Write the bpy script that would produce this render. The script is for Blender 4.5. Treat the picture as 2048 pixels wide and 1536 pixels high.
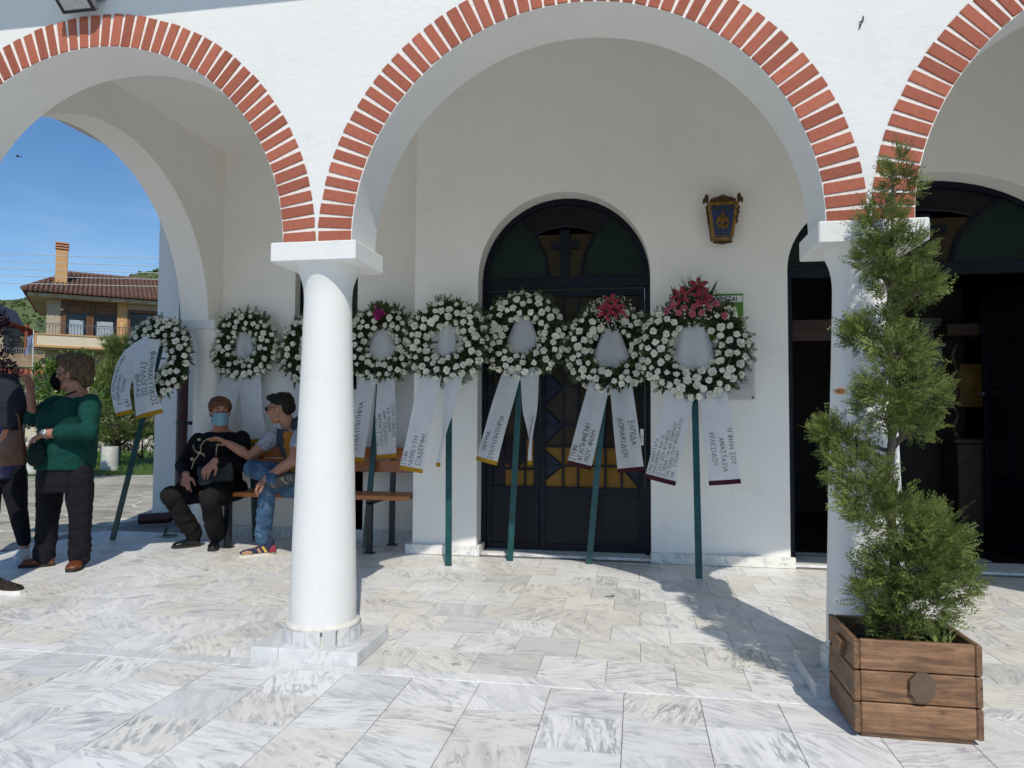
import bpy, bmesh, math, random
from mathutils import Vector, Matrix, noise, Quaternion
R = math.radians
V = Vector
random.seed(7)
for o in list(bpy.data.objects):
    bpy.data.objects.remove(o)
scene = bpy.context.scene
col = scene.collection

# ------------------------------------------------------------------ camera
YAW, PITCH, ROLL, FPX, CAMH = R(9.852), R(2.512), R(0.273), 1438.0, 1.2
cam_f = V((-math.sin(YAW)*math.cos(PITCH), math.cos(YAW)*math.cos(PITCH), math.sin(PITCH)))
_r0 = V((math.cos(YAW), math.sin(YAW), 0)); _u0 = _r0.cross(cam_f)
cam_r = math.cos(ROLL)*_r0 + math.sin(ROLL)*_u0
cam_u = -math.sin(ROLL)*_r0 + math.cos(ROLL)*_u0
cd = bpy.data.cameras.new('camera')
cam = bpy.data.objects.new('camera', cd); col.objects.link(cam)
cd.sensor_width = 36; cd.lens = 36*FPX/2048; cd.clip_start = 0.05; cd.clip_end = 6000
cam.matrix_world = Matrix(((cam_r.x, cam_u.x, -cam_f.x, 0), (cam_r.y, cam_u.y, -cam_f.y, 0),
                           (cam_r.z, cam_u.z, -cam_f.z, CAMH), (0, 0, 0, 1)))
scene.camera = cam

# ------------------------------------------------------------------ light
SUN = V((0.307, -0.893, 1.0)).normalized()          # direction towards the sun
SUN_EL = math.asin(SUN.z); SUN_AZ = math.atan2(SUN.x, SUN.y)
world = bpy.data.worlds.new('World'); scene.world = world; world.use_nodes = True
wn = world.node_tree; wn.nodes.clear()
sky = wn.nodes.new('ShaderNodeTexSky'); sky.sky_type = 'NISHITA'; sky.sun_disc = False
sky.sun_elevation = SUN_EL; sky.sun_rotation = SUN_AZ
sky.air_density = 1.0; sky.dust_density = 0.0; sky.ozone_density = 3.5; sky.altitude = 300
tc = wn.nodes.new('ShaderNodeTexCoord')
mp = wn.nodes.new('ShaderNodeMapping'); mp.inputs['Scale'].default_value = (2.2, 2.2, 9.0); mp.inputs['Rotation'].default_value = (0.2, 0.25, 0.4)
cn = wn.nodes.new('ShaderNodeTexNoise'); cn.inputs['Scale'].default_value = 1.6; cn.inputs['Detail'].default_value = 8; cn.inputs['Roughness'].default_value = 0.6
cr = wn.nodes.new('ShaderNodeValToRGB'); cr.color_ramp.elements[0].position = 0.5; cr.color_ramp.elements[1].position = 0.85
cr.color_ramp.elements[1].color = (0.16, 0.16, 0.16, 1)
cm = wn.nodes.new('ShaderNodeMixRGB'); cm.inputs[2].default_value = (7.5, 8.0, 8.6, 1)
hsv = wn.nodes.new('ShaderNodeHueSaturation'); hsv.inputs['Saturation'].default_value = 1.17
bg = wn.nodes.new('ShaderNodeBackground'); bg.inputs['Strength'].default_value = 0.12
out = wn.nodes.new('ShaderNodeOutputWorld')
L = wn.links.new
L(tc.outputs['Generated'], mp.inputs['Vector']); L(mp.outputs[0], cn.inputs['Vector']); L(cn.outputs[0], cr.inputs[0])
L(cr.outputs[0], cm.inputs[0]); L(sky.outputs[0], hsv.inputs['Color']); L(hsv.outputs[0], cm.inputs[1]); L(cm.outputs[0], bg.inputs[0]); L(bg.outputs[0], out.inputs[0])
sl = bpy.data.lights.new('sun', 'SUN'); sl.energy = 3.3; sl.angle = R(0.53); sl.color = (1.0, 0.935, 0.835)
sun = bpy.data.objects.new('sun', sl); col.objects.link(sun)
sun.rotation_euler = SUN.to_track_quat('Z', 'Y').to_euler(); sun.location = (4, -6, 12)
scene.view_settings.view_transform = 'Standard'; scene.view_settings.look = 'None'
scene.view_settings.exposure = 0.0; scene.view_settings.gamma = 1.0; scene.view_settings.use_curve_mapping = False
scene.render.engine = 'CYCLES'
scene.cycles.max_bounces = 10; scene.cycles.diffuse_bounces = 8; scene.cycles.glossy_bounces = 4
scene.cycles.use_denoising = True

def at(px, py, Y):
    """world point seen at photo pixel (px, py) lying in the plane y = Y"""
    d = cam_f + cam_r*((px-1024)/FPX) - cam_u*((py-768)/FPX)
    return V((0, 0, CAMH)) + d*(Y/d.y)
def onz(px, py, z=0.0):
    d = cam_f + cam_r*((px-1024)/FPX) - cam_u*((py-768)/FPX)
    return V((0, 0, CAMH)) + d*((z-CAMH)/d.z)

# ------------------------------------------------------------------ object helpers
def tag(o, label=None, cat=None, group=None, kind=None):
    if label: o['label'] = label
    if cat: o['category'] = cat
    if group: o['group'] = group
    if kind: o['kind'] = kind
    return o
def empty(name, loc=(0, 0, 0), label=None, cat=None, group=None, rz=0):
    o = bpy.data.objects.new(name, None); col.objects.link(o); o.location = loc; o.rotation_euler = (0, 0, rz)
    o.empty_display_size = 0.1
    return tag(o, label, cat, group)
def link(name, me, parent=None, loc=None, rot=None, scale=None):
    o = bpy.data.objects.new(name, me); col.objects.link(o)
    if parent is not None: o.parent = parent
    if loc is not None: o.location = loc
    if rot is not None: o.rotation_euler = rot
    if scale is not None: o.scale = scale if hasattr(scale, '__len__') else (scale,)*3
    return o
def mesh(name, bm, mats, smooth=False, angle=None):
    me = bpy.data.meshes.new(name); bm.to_mesh(me); bm.free()
    for m in (mats if isinstance(mats, (list, tuple)) else [mats]): me.materials.append(m)
    if smooth:
        for p in me.polygons: p.use_smooth = True
        if angle: me.set_sharp_from_angle(angle=R(angle))
    return me
def obj(name, bm, mats, parent=None, smooth=False, angle=None, **kw):
    return link(name, mesh(name, bm, mats, smooth, angle), parent, **kw)
def BM(): return bmesh.new()
def box(bm, x0, x1, y0, y1, z0, z1, bev=0.0, mi=0):
    vs = [bm.verts.new(p) for p in ((x0,y0,z0),(x1,y0,z0),(x1,y1,z0),(x0,y1,z0),(x0,y0,z1),(x1,y0,z1),(x1,y1,z1),(x0,y1,z1))]
    fs = [bm.faces.new([vs[i] for i in q]) for q in ((3,2,1,0),(4,5,6,7),(0,1,5,4),(1,2,6,5),(2,3,7,6),(3,0,4,7))]
    for f in fs: f.material_index = mi
    if bev:
        es = list({e for f in fs for e in f.edges})
        r = bmesh.ops.bevel(bm, geom=es, offset=bev, segments=1, affect='EDGES', clamp_overlap=True)
        for f in r['faces']: f.material_index = mi
    return vs
def frame_of(d):
    d = V(d).normalized(); a = V((0, 0, 1)) if abs(d.z) < 0.9 else V((1, 0, 0))
    u = d.cross(a).normalized(); return u, d.cross(u).normalized(), d
def beam(bm, a, b, w, h, up=(0, 0, 1), mi=0):
    """box bar from a to b, width w across, height h along 'up'"""
    a, b = V(a), V(b); d = (b-a).normalized(); s = d.cross(V(up)).normalized(); t = s.cross(d).normalized()
    vs = []
    for p in (a, b):
        for i, j in ((-1,-1),(1,-1),(1,1),(-1,1)): vs.append(bm.verts.new(p + s*(w/2*i) + t*(h/2*j)))
    for q in ((0,1,2,3),(7,6,5,4),(0,4,5,1),(1,5,6,2),(2,6,7,3),(3,7,4,0)):
        bm.faces.new([vs[i] for i in q]).material_index = mi
def tube(bm, pts, rad, seg=10, cap=True, mi=0):
    pts = [V(p) for p in pts]; rads = rad if hasattr(rad, '__len__') else [rad]*len(pts)
    rings = []; u = None
    for i, p in enumerate(pts):
        d = (pts[min(i+1, len(pts)-1)] - pts[max(i-1, 0)]).normalized()
        if u is None: u, v, _ = frame_of(d)
        else:
            u = (u - d*u.dot(d)).normalized(); v = d.cross(u)
        rings.append([bm.verts.new(p + (u*math.cos(2*math.pi*k/seg) + v*math.sin(2*math.pi*k/seg))*rads[i]) for k in range(seg)])
    for a, b in zip(rings, rings[1:]):
        for k in range(seg):
            bm.faces.new((a[k], a[(k+1) % seg], b[(k+1) % seg], b[k])).material_index = mi
    if cap:
        bm.faces.new(list(reversed(rings[0]))).material_index = mi; bm.faces.new(rings[-1]).material_index = mi
def lathe(bm, prof, c=(0, 0), seg=40, a0=0.0, a1=2*math.pi, mi=0):
    full = abs(a1-a0-2*math.pi) < 1e-6; n = seg if full else seg+1
    rings = [[bm.verts.new((c[0]+r*math.cos(a0+(a1-a0)*k/seg), c[1]+r*math.sin(a0+(a1-a0)*k/seg), z)) for k in range(n)] for r, z in prof]
    for a, b in zip(rings, rings[1:]):
        for k in range(seg):
            bm.faces.new((a[k], a[(k+1) % n], b[(k+1) % n], b[k])).material_index = mi
    return rings
def prism(bm, poly, y0, y1, mi=0, axis='y'):
    """poly in (x,z) extruded along y (axis y), or (y,z) along x"""
    def P(a, b, t): return (a, t, b) if axis == 'y' else (t, a, b)
    A = [bm.verts.new(P(a, b, y0)) for a, b in poly]; B = [bm.verts.new(P(a, b, y1)) for a, b in poly]
    n = len(poly); fs = [bm.faces.new(A), bm.faces.new(list(reversed(B)))]
    for i in range(n): fs.append(bm.faces.new((A[(i+1) % n], A[i], B[i], B[(i+1) % n])))
    for f in fs: f.material_index = mi
    return fs
def fixn(bm):
    bmesh.ops.recalc_face_normals(bm, faces=bm.faces[:]); return bm
def sphere(bm, c, rx, ry=None, rz=None, seg=12, rng=8, rot=None, mi=0):
    ry = rx if ry is None else ry; rz = rx if rz is None else rz
    m = Matrix.Translation(V(c)) @ (rot.to_4x4() if rot else Matrix()) @ Matrix.Diagonal((rx, ry, rz, 1))
    r = bmesh.ops.create_uvsphere(bm, u_segments=seg, v_segments=rng, radius=1, matrix=m)
    for v in r['verts']:
        for f in v.link_faces: f.material_index = mi

# ------------------------------------------------------------------ materials
def srgb(r, g, b):
    f = lambda c: ((c/255+0.055)/1.055)**2.4 if c > 10 else c/255/12.92
    return (f(r), f(g), f(b), 1)
class NT:
    def __init__(s, name):
        s.m = bpy.data.materials.new(name); s.m.use_nodes = True; s.t = s.m.node_tree
        s.b = s.t.nodes['Principled BSDF']
    def n(s, typ, **kw):
        x = s.t.nodes.new(typ)
        for k, v in kw.items():
            if k in x.inputs.keys() if hasattr(x, 'inputs') else False: x.inputs[k].default_value = v
            else: setattr(x, k, v)
        return x
    def l(s, a, b): s.t.links.new(a, b)
    def coord(s, which='Object'): return s.n('ShaderNodeTexCoord').outputs[which]
    def noise(s, vec, scale, detail=4, rough=0.55, dist=0.0):
        x = s.n('ShaderNodeTexNoise'); x.inputs['Scale'].default_value = scale; x.inputs['Detail'].default_value = detail
        x.inputs['Roughness'].default_value = rough; x.inputs['Distortion'].default_value = dist
        s.l(vec, x.inputs['Vector']); return x.outputs[0]
    def ramp(s, fac, stops):
        x = s.n('ShaderNodeValToRGB'); e = x.color_ramp.elements
        while len(e) < len(stops): e.new(0.5)
        for i, (p, c) in enumerate(stops): e[i].position = p; e[i].color = c if len(c) == 4 else (*c, 1)
        s.l(fac, x.inputs[0]); return x.outputs[0]
    def mix(s, fac, a, b, mode='MIX'):
        x = s.n('ShaderNodeMixRGB'); x.blend_type = mode
        for i, v in ((0, fac), (1, a), (2, b)):
            if isinstance(v, (int, float)): x.inputs[i].default_value = v if i == 0 else (v, v, v, 1)
            elif isinstance(v, tuple): x.inputs[i].default_value = v
            else: s.l(v, x.inputs[i])
        return x.outputs[0]
    def math(s, op, a, b=0.0):
        x = s.n('ShaderNodeMath'); x.operation = op
        for i, v in ((0, a), (1, b)):
            if isinstance(v, (int, float)): x.inputs[i].default_value = v
            else: s.l(v, x.inputs[i])
        return x.outputs[0]
    def bump(s, h, strength=0.3, dist=0.01):
        x = s.n('ShaderNodeBump'); x.inputs['Strength'].default_value = strength; x.inputs['Distance'].default_value = dist
        s.l(h, x.inputs['Height']); s.l(x.outputs[0], s.b.inputs['Normal'])
    def col(s, v):
        if isinstance(v, tuple): s.b.inputs['Base Color'].default_value = v
        else: s.l(v, s.b.inputs['Base Color'])
    def rand(s): return s.n('ShaderNodeObjectInfo').outputs['Random']
    def mapping(s, vec, scale=(1, 1, 1), rot=(0, 0, 0)):
        x = s.n('ShaderNodeMapping'); x.inputs['Scale'].default_value = scale; x.inputs['Rotation'].default_value = rot
        s.l(vec, x.inputs['Vector']); return x.outputs[0]
def simple(name, c, rough=0.6, metal=0.0, var=0.12, nscale=30, bump=0.0, bscale=200, spec=0.5, sheen=0.0, coord='Object', rnd=0.0):
    t = NT(name); co = t.coord(coord)
    nz = t.noise(co, nscale, 5)
    c2 = tuple(max(0, x*(1-var)) for x in c[:3]) + (1,); c3 = tuple(min(1, x*(1+var)) for x in c[:3]) + (1,)
    cc = t.ramp(nz, [(0.3, c2), (0.7, c3)])
    if rnd:
        hs = t.n('ShaderNodeHueSaturation'); t.l(cc, hs.inputs['Color'])
        t.l(t.math('ADD', t.math('MULTIPLY', t.rand(), 2*rnd), 1-rnd), hs.inputs['Value']); cc = hs.outputs[0]
    t.col(cc); t.b.inputs['Roughness'].default_value = rough; t.b.inputs['Metallic'].default_value = metal
    t.b.inputs['Specular IOR Level'].default_value = spec
    if sheen: t.b.inputs['Sheen Weight'].default_value = sheen
    if bump: t.bump(t.noise(co, bscale, 4), bump, 0.004)
    return t.m

def mat_plaster(name, base=(0.80, 0.805, 0.80)):
    t = NT(name); co = t.coord()
    big = t.noise(co, 0.9, 5, 0.6); fine = t.noise(co, 38, 6, 0.7); mid = t.noise(t.mapping(co, (3, 3, 0.8)), 3.0, 6, 0.65)
    c = t.ramp(big, [(0.25, (base[0]*0.95, base[1]*0.95, base[2]*0.945)), (0.7, base)])
    c = t.mix(t.ramp(mid, [(0.52, (0, 0, 0)), (0.8, (0.24, 0.24, 0.24))]), c, (base[0]*0.82, base[1]*0.81, base[2]*0.79, 1))
    t.col(c); t.b.inputs['Roughness'].default_value = 0.85; t.b.inputs['Specular IOR Level'].default_value = 0.25
    st = t.noise(t.mapping(co, (2.2, 2.2, .5)), 1.0, 6, .7)
    low = t.ramp(t.noise(co, 1.7, 4, .6), [(.54, (0, 0, 0)), (.76, (.3, .3, .3))])
    c2_ = t.mix(t.math('MULTIPLY', low, t.ramp(t.noise(co, 22, 5, .7), [(.42, (0, 0, 0)), (.62, (1, 1, 1))])), c, (base[0]*.72, base[1]*.70, base[2]*.66, 1)); t.col(c2_)
    t.bump(t.math('ADD', t.math('ADD', t.math('MULTIPLY', fine, 0.55), t.noise(t.mapping(co, (1, 1, 2.4)), 11, 5, .6)), t.math('MULTIPLY', st, .6)), 0.38, 0.007)
    return t.m
def mat_marble(name, tone=0.0, warm=0.0):
    t = NT(name); co = t.coord(); rnd = t.rand()
    wn_ = t.n('ShaderNodeTexWhiteNoise'); wn_.noise_dimensions = '1D'; t.l(rnd, wn_.inputs['W'])
    sep = t.n('ShaderNodeSeparateColor'); t.l(wn_.outputs['Color'], sep.inputs[0])
    ra, rb, rc_ = sep.outputs[0], sep.outputs[1], sep.outputs[2]
    off = t.n('ShaderNodeCombineXYZ'); t.l(t.math('MULTIPLY', ra, 37), off.inputs[0]); t.l(t.math('MULTIPLY', rb, 53), off.inputs[1]); t.l(t.math('MULTIPLY', rnd, 19), off.inputs[2])
    # mostly diagonal veins like tiles sawn from the same block, some tiles turned
    ang = t.math('ADD', t.math('MULTIPLY', rc_, 1.7), -0.35)
    turned = t.math('GREATER_THAN', rb, 0.78); ang = t.math('ADD', ang, t.math('MULTIPLY', turned, 1.35))
    vr = t.n('ShaderNodeVectorRotate'); vr.rotation_type = 'Z_AXIS'; t.l(co, vr.inputs['Vector']); t.l(ang, vr.inputs['Angle'])
    ad = t.n('ShaderNodeVectorMath'); ad.operation = 'ADD'; t.l(vr.outputs[0], ad.inputs[0]); t.l(off.outputs[0], ad.inputs[1])
    p = ad.outputs[0]
    cloud = t.noise(p, 5.5, 5, 0.6, 0.5)
    vein = t.noise(t.mapping(p, (3.6, 21, 8)), 1.0, 7, 0.66, 1.9)
    wide = t.noise(t.mapping(p, (1.3, 9, 4)), 1.0, 4, 0.55, 1.0)
    speck = t.noise(t.mapping(p, (12, 34, 20)), 1.0, 4, 0.6, 0.8)
    white = t.mix(t.math('ADD', t.math('MULTIPLY', t.math('GREATER_THAN', ra, 0.70-warm*.3), 0.45+warm*.4), warm*.25), (0.92, 0.915, 0.89, 1), (0.87, 0.83, 0.70, 1))
    hv = t.n('ShaderNodeHueSaturation'); t.l(white, hv.inputs['Color']); t.l(t.math('ADD', t.math('MULTIPLY', rnd, 0.11), 0.90), hv.inputs['Value']); white = hv.outputs[0]
    grey = t.mix(rc_, (0.30, 0.315, 0.335, 1), (0.40, 0.41, 0.42, 1))
    f1 = t.ramp(vein, [(0.47, (0, 0, 0)), (0.57, (1, 1, 1))])
    f2 = t.ramp(wide, [(0.46, (0, 0, 0)), (0.60, (1, 1, 1))])
    f3 = t.ramp(cloud, [(0.38, (0.12, 0.12, 0.12)), (0.58, (1, 1, 1))])
    f4 = t.ramp(speck, [(0.56, (0, 0, 0)), (0.64, (1, 1, 1))])
    amt = t.math('ADD', t.math('MULTIPLY', rb, 0.42), 0.38)
    f = t.math('MULTIPLY', t.math('MULTIPLY', f1, f3), amt)
    c = t.mix(f, white, grey)
    c = t.mix(t.math('MULTIPLY', f2, t.math('ADD', t.math('MULTIPLY', rc_, 0.32), 0.04)), c, (0.47, 0.475, 0.48, 1))
    c = t.mix(t.math('MULTIPLY', t.math('MULTIPLY', f4, f3), t.math('MULTIPLY', ra, 0.75)), c, (0.24, 0.25, 0.27, 1))
    # a few plain grey slabs
    c = t.mix(t.math('MULTIPLY', t.math('GREATER_THAN', rnd, 0.94), 0.34), c, (0.42, 0.435, 0.46, 1))
    dirt = t.noise(co, 3.0, 6, 0.7)
    wco = t.n('ShaderNodeNewGeometry').outputs['Position']
    dirtw = t.ramp(t.noise(wco, 1.1, 6, 0.65), [(0.45, (0, 0, 0)), (0.75, (0.35, 0.35, 0.35))])
    c = t.mix(dirtw, c, (0.50, 0.475, 0.42, 1))
    if tone: c = t.mix(tone, c, (0.5, 0.52, 0.55, 1))
    t.col(c)
    t.l(t.ramp(cloud, [(0.3, (0.30, 0.30, 0.30)), (0.75, (0.5, 0.5, 0.5))]), t.b.inputs['Roughness'])
    t.b.inputs['Specular IOR Level'].default_value = 0.4
    t.bump(t.noise(co, 60, 4), 0.05, 0.002)
    return t.m
def mat_brick():
    t = NT('terracotta_brick'); co = t.coord(); rnd = t.rand()
    n1 = t.noise(co, 26, 6, 0.65); n2 = t.noise(co, 140, 4, 0.6)
    c = t.ramp(n1, [(0.3, (0.33, 0.098, 0.060)), (0.72, (0.42, 0.142, 0.092))])
    hs = t.n('ShaderNodeHueSaturation'); t.l(c, hs.inputs['Color'])
    t.l(t.math('ADD', t.math('MULTIPLY', rnd, 0.38), 0.80), hs.inputs['Value'])
    t.col(hs.outputs[0]); t.b.inputs['Roughness'].default_value = 0.85; t.b.inputs['Specular IOR Level'].default_value = 0.2
    t.bump(t.math('ADD', n1, t.math('MULTIPLY', n2, 0.5)), 0.25, 0.004)
    return t.m
def mat_wood(name, c1, c2, scale=1.0, rough=0.55, axis=0):
    t = NT(name); co = t.coord('Object'); rnd = t.rand()
    off = t.n('ShaderNodeVectorMath'); off.operation = 'ADD'; t.l(co, off.inputs[0])
    cx = t.n('ShaderNodeCombineXYZ')
    for i in range(3): t.l(t.math('MULTIPLY', rnd, 31.7+i*7), cx.inputs[i])
    t.l(cx.outputs[0], off.inputs[1])
    sc = [3.0*scale, 26*scale, 26*scale]
    if axis == 1: sc = [26*scale, 3.0*scale, 26*scale]
    p = t.mapping(off.outputs[0], tuple(sc))
    g = t.noise(p, 1.0, 7, 0.65, 1.2); g2 = t.noise(t.mapping(off.outputs[0], tuple(x*2.5 for x in sc)), 1.0, 4, 0.6, 0.6)
    blot = t.noise(off.outputs[0], 9, 4, 0.6)
    c = t.ramp(g, [(0.32, c1), (0.66, c2)])
    c = t.mix(t.ramp(g2, [(0.5, (0, 0, 0)), (0.66, (0.5, 0.5, 0.5))]), c, tuple(x*0.55 for x in c1[:3]) + (1,))
    c = t.mix(t.ramp(blot, [(0.45, (0, 0, 0)), (0.75, (0.55, 0.55, 0.55))]), c, tuple(x*0.62 for x in c1[:3]) + (1,))
    # knots
    vo = t.n('ShaderNodeTexVoronoi'); vo.inputs['Scale'].default_value = 1.0
    t.l(t.mapping(off.outputs[0], tuple(x*0.45 if x > 10 else x*1.6 for x in sc)), vo.inputs['Vector'])
    c = t.mix(t.ramp(vo.outputs['Distance'], [(0.05, (0.85, 0.85, 0.85)), (0.16, (0, 0, 0))]), c, tuple(x*0.3 for x in c1[:3]) + (1,))
    t.col(c); t.b.inputs['Roughness'].default_value = rough; t.bump(g, 0.25, 0.003)
    return t.m
def mat_leaf(name, c1, c2, rough=0.45, transl=0.25, nscale=6.0):
    t = NT(name); co = t.coord('Object')
    n1 = t.noise(co, nscale, 4); n2 = t.noise(co, nscale*9, 3)
    c = t.ramp(t.math('ADD', t.math('MULTIPLY', n1, 0.5), t.math('MULTIPLY', n2, 0.5)), [(0.36, c1), (0.62, c2)])
    t.col(c); t.b.inputs['Roughness'].default_value = rough; t.b.inputs['Specular IOR Level'].default_value = 0.35
    if transl:
        tr = t.n('ShaderNodeBsdfTranslucent'); t.l(c, tr.inputs[0]); ms = t.n('ShaderNodeMixShader'); ms.inputs[0].default_value = transl
        t.l(t.b.outputs[0], ms.inputs[1]); t.l(tr.outputs[0], ms.inputs[2])
        t.l(ms.outputs[0], t.t.nodes['Material Output'].inputs[0])
    return t.m
def mat_cloth(name, c, c2=None, scale=900, rough=0.9, var=0.18, fold=0.0):
    t = NT(name); co = t.coord()
    big = t.noise(co, 7, 4); w = t.noise(co, scale, 2)
    d = tuple(x*(1-var) for x in c[:3]) + (1,)
    cc = t.ramp(big, [(0.35, d), (0.65, c)])
    if c2: cc = t.mix(t.ramp(t.noise(co, 55, 3), [(0.5, (0, 0, 0)), (0.56, (1, 1, 1))]), cc, c2)
    t.col(cc); t.b.inputs['Roughness'].default_value = rough; t.b.inputs['Specular IOR Level'].default_value = 0.2
    t.b.inputs['Sheen Weight'].default_value = 0.15 if max(c[:3]) > .1 else 0.0
    fo = t.noise(t.mapping(co, (8, 8, 15)), 1.0, 4, .6, 1.2)
    t.bump(t.math('ADD', t.math('ADD', t.math('MULTIPLY', w, 0.06), t.math('MULTIPLY', t.noise(co, 28, 3), .2)), fo), 0.75, 0.022)
    return t.m

PLASTER = mat_plaster('white_plaster', (0.765, 0.77, 0.745))
PLASTER_P = mat_plaster('shade_lifted_plaster', (0.89, 0.87, 0.825))  # same plaster as the facade, paler and warmer to lift the shaded porch
MARBLE = mat_marble('veined_marble'); MARBLE_W = mat_marble('cream_veined_marble', 0.0, 0.2)
MARBLE_S = mat_marble('grey_marble', 0.35)
MORTAR = simple('joint_mortar', (0.22, 0.21, 0.195, 1), 0.95, nscale=60)
BRICK = mat_brick()
NAVY = simple('navy_enamel', (0.005, 0.006, 0.011, 1), 0.35, nscale=3, spec=0.2)
NAVY2 = simple('navy_frame_enamel', (0.004, 0.006, 0.014, 1), 0.4, nscale=3, spec=.2)
METAL_D = simple('dark_steel', (0.012, 0.014, 0.02, 1), 0.4, nscale=8)
STEEL = simple('brushed_steel', (0.6, 0.6, 0.58, 1), 0.3, metal=1.0)
GREEN_T = simple('green_wrapped_tape', (0.008, 0.062, 0.058, 1), 0.28, var=0.35, nscale=14, bump=0.3, bscale=30)
# ------------------------------------------------------------------ ground and floors
GRASS_B = simple('lawn_soil', (0.055, 0.095, 0.022, 1), 0.95, var=0.35, nscale=2.5)
g = BM(); S = 3000
for q in (((-S, -S), (S, -S), (S, S), (-S, S)),):
    g.faces.new([g.verts.new((x, y, -0.06)) for x, y in q])
tag(obj('ground', g, simple('dry_earth', (0.16, 0.15, 0.09, 1), 0.95, var=0.3, nscale=0.05)), kind='structure')

def tile_mesh(name, w, d, h=0.02, m=None):
    bm = BM(); box(bm, -w/2, w/2, -d/2, d/2, -h, 0); return mesh(name, bm, m or MARBLE)
TW, TD = 0.3185, 0.2935
PW, PD = 0.318, 0.301
def floor(name, spots, me, x0, x1, y0, y1, keep):
    b = BM(); box(b, x0, x1, y0, y1, -0.055, -0.0035)
    root = obj(name, b, MORTAR); tag(root, kind='structure')
    spots.sort(key=lambda s: s[2])
    for x, y, _ in spots[:keep]:
        link('marble_tile', me, root, (x, y, random.uniform(-0.0006, 0.0006)), (random.uniform(-.0012, .0012), random.uniform(-.0012, .0012), 0))
    rest = spots[keep:]
    if rest:
        b = BM()
        for x, y, _ in rest:
            box(b, x-PW/2+.002, x+PW/2-.002, y-PD/2+.002, y+PD/2-.002, -.02, 0)
        r = obj('marble_tile', b, MARBLE, root); r['kind'] = 'stuff'
    return root
def vis(x, y):
    """how far from the picture's middle a floor point is (for the nearest-first sort)"""
    d = V((x, y, -CAMH)); w = d.dot(cam_f)
    if w < .3: return 50
    px = abs(d.dot(cam_r)/w*FPX)
    return w + (0 if px < 1080 else 20)
spots = []
for j in range(6):
    y = 3.222 - TD*(j+0.5)
    for i in range(-17, 12):
        x = -0.058 + TW*(i+0.5); spots.append((x, y, vis(x, y)))
b = BM(); box(b, -5.6, 30, -40, -6.001, -.055, -.002); box(b, -45, -5.601, -40, -8.001, -.055, -.002); tag(obj('square', b, simple('pale_bounce_paving', (.42, .41, .38, 1), .9, nscale=.6)), kind='structure')  # unseen pale paving behind the camera, added to bounce light into the porch
terrace = floor('terrace', spots, tile_mesh('terrace_tile', TW-0.0036, TD-0.0036), -5.6, 12, -6, 3.2225, 290)
# the terrace goes on behind the camera as plain slabs
b = BM()
for j in range(6, 28):
    for i in range(-17, 12):
        x = -0.058 + TW*i; y = 3.222 - TD*(j+1)
        box(b, x+.002, x+TW-.002, y+.002, y+TD-.002, -.02, 0)
r = obj('marble_tile', b, MARBLE, terrace); r['kind'] = 'stuff'
spots = []
for j in range(11):
    y = 3.323 + PD*(j+0.5)
    for i in range(-18, 13):
        x = 0.174 + PW*(i+0.5) + (PW/2 if j % 2 else 0)
        if y > 6.72 and x > -4.5: continue
        if y > 6.1 and x > -1.9: continue
        spots.append((x, y, vis(x, y)))
porch_floor = floor('porch_floor', spots, tile_mesh('porch_tile', PW-0.003, PD-0.003, m=MARBLE_W), -5.6, 12, 3.2225, 7.6, 298)
x = -5.6
while x < 4.5:
    w = random.choice((1.35, 1.7, 2.05)); bm = BM(); box(bm, -w/2+.0015, w/2-.0015, -.049, .049, -.02, .002, bev=.0015)
    obj('kerb_strip', bm, MARBLE, porch_floor, loc=(x+w/2, 3.2725, 0)); x += w

# crazy paving of the square, then lawn
def poly_at(cx, cy, w, d, rot, n=6):
    return [(cx+w*math.cos(a+rot)*random.uniform(.8, 1.08), cy+d*math.sin(a+rot)*random.uniform(.8, 1.08)) for a in [2*math.pi*k/n for k in range(n)]]
PAVE = NT('sandstone_slab'); co = PAVE.coord(); rn = PAVE.rand()
c = PAVE.ramp(PAVE.noise(co, 3.5, 5), [(0.3, (0.30, 0.28, 0.23, 1)), (0.7, (0.46, 0.43, 0.36, 1))])
hs = PAVE.n('ShaderNodeHueSaturation'); PAVE.l(c, hs.inputs['Color']); PAVE.l(PAVE.math('ADD', PAVE.math('MULTIPLY', rn, .4), .8), hs.inputs['Value'])
PAVE.col(hs.outputs[0]); PAVE.b.inputs['Roughness'].default_value = .85; PAVE.bump(PAVE.noise(co, 20, 5), .5, .01); PAVE = PAVE.m
JOINT = simple('pale_joint', (0.66, 0.63, 0.55, 1), .95, nscale=20)
b = BM(); box(b, -26, -5.6, -8, 18, -.055, -.006)
plaza = tag(obj('plaza_paving', b, JOINT), kind='structure')
LE0, LE1 = V((-20.0, 8.2)), V((-5.9, 14.3))          # edge of the lawn
def lawn_side(x, y): return (LE1-LE0).x*(y-LE0.y) - (LE1-LE0).y*(x-LE0.x)
cells = []
gx, gy = .62, .50
for j in range(46):
    for i in range(34):
        cx = -5.75 - gx*(i+.5) + (gx/2 if j % 2 else 0); cy = -4 + gy*(j+.5)
        if cx > -5.65 or lawn_side(cx, cy) > 0: continue
        cells.append((cx, cy, vis(cx, cy) if cy > 2 else 60))
cells.sort(key=lambda s: s[2])
rest = BM()
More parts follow.
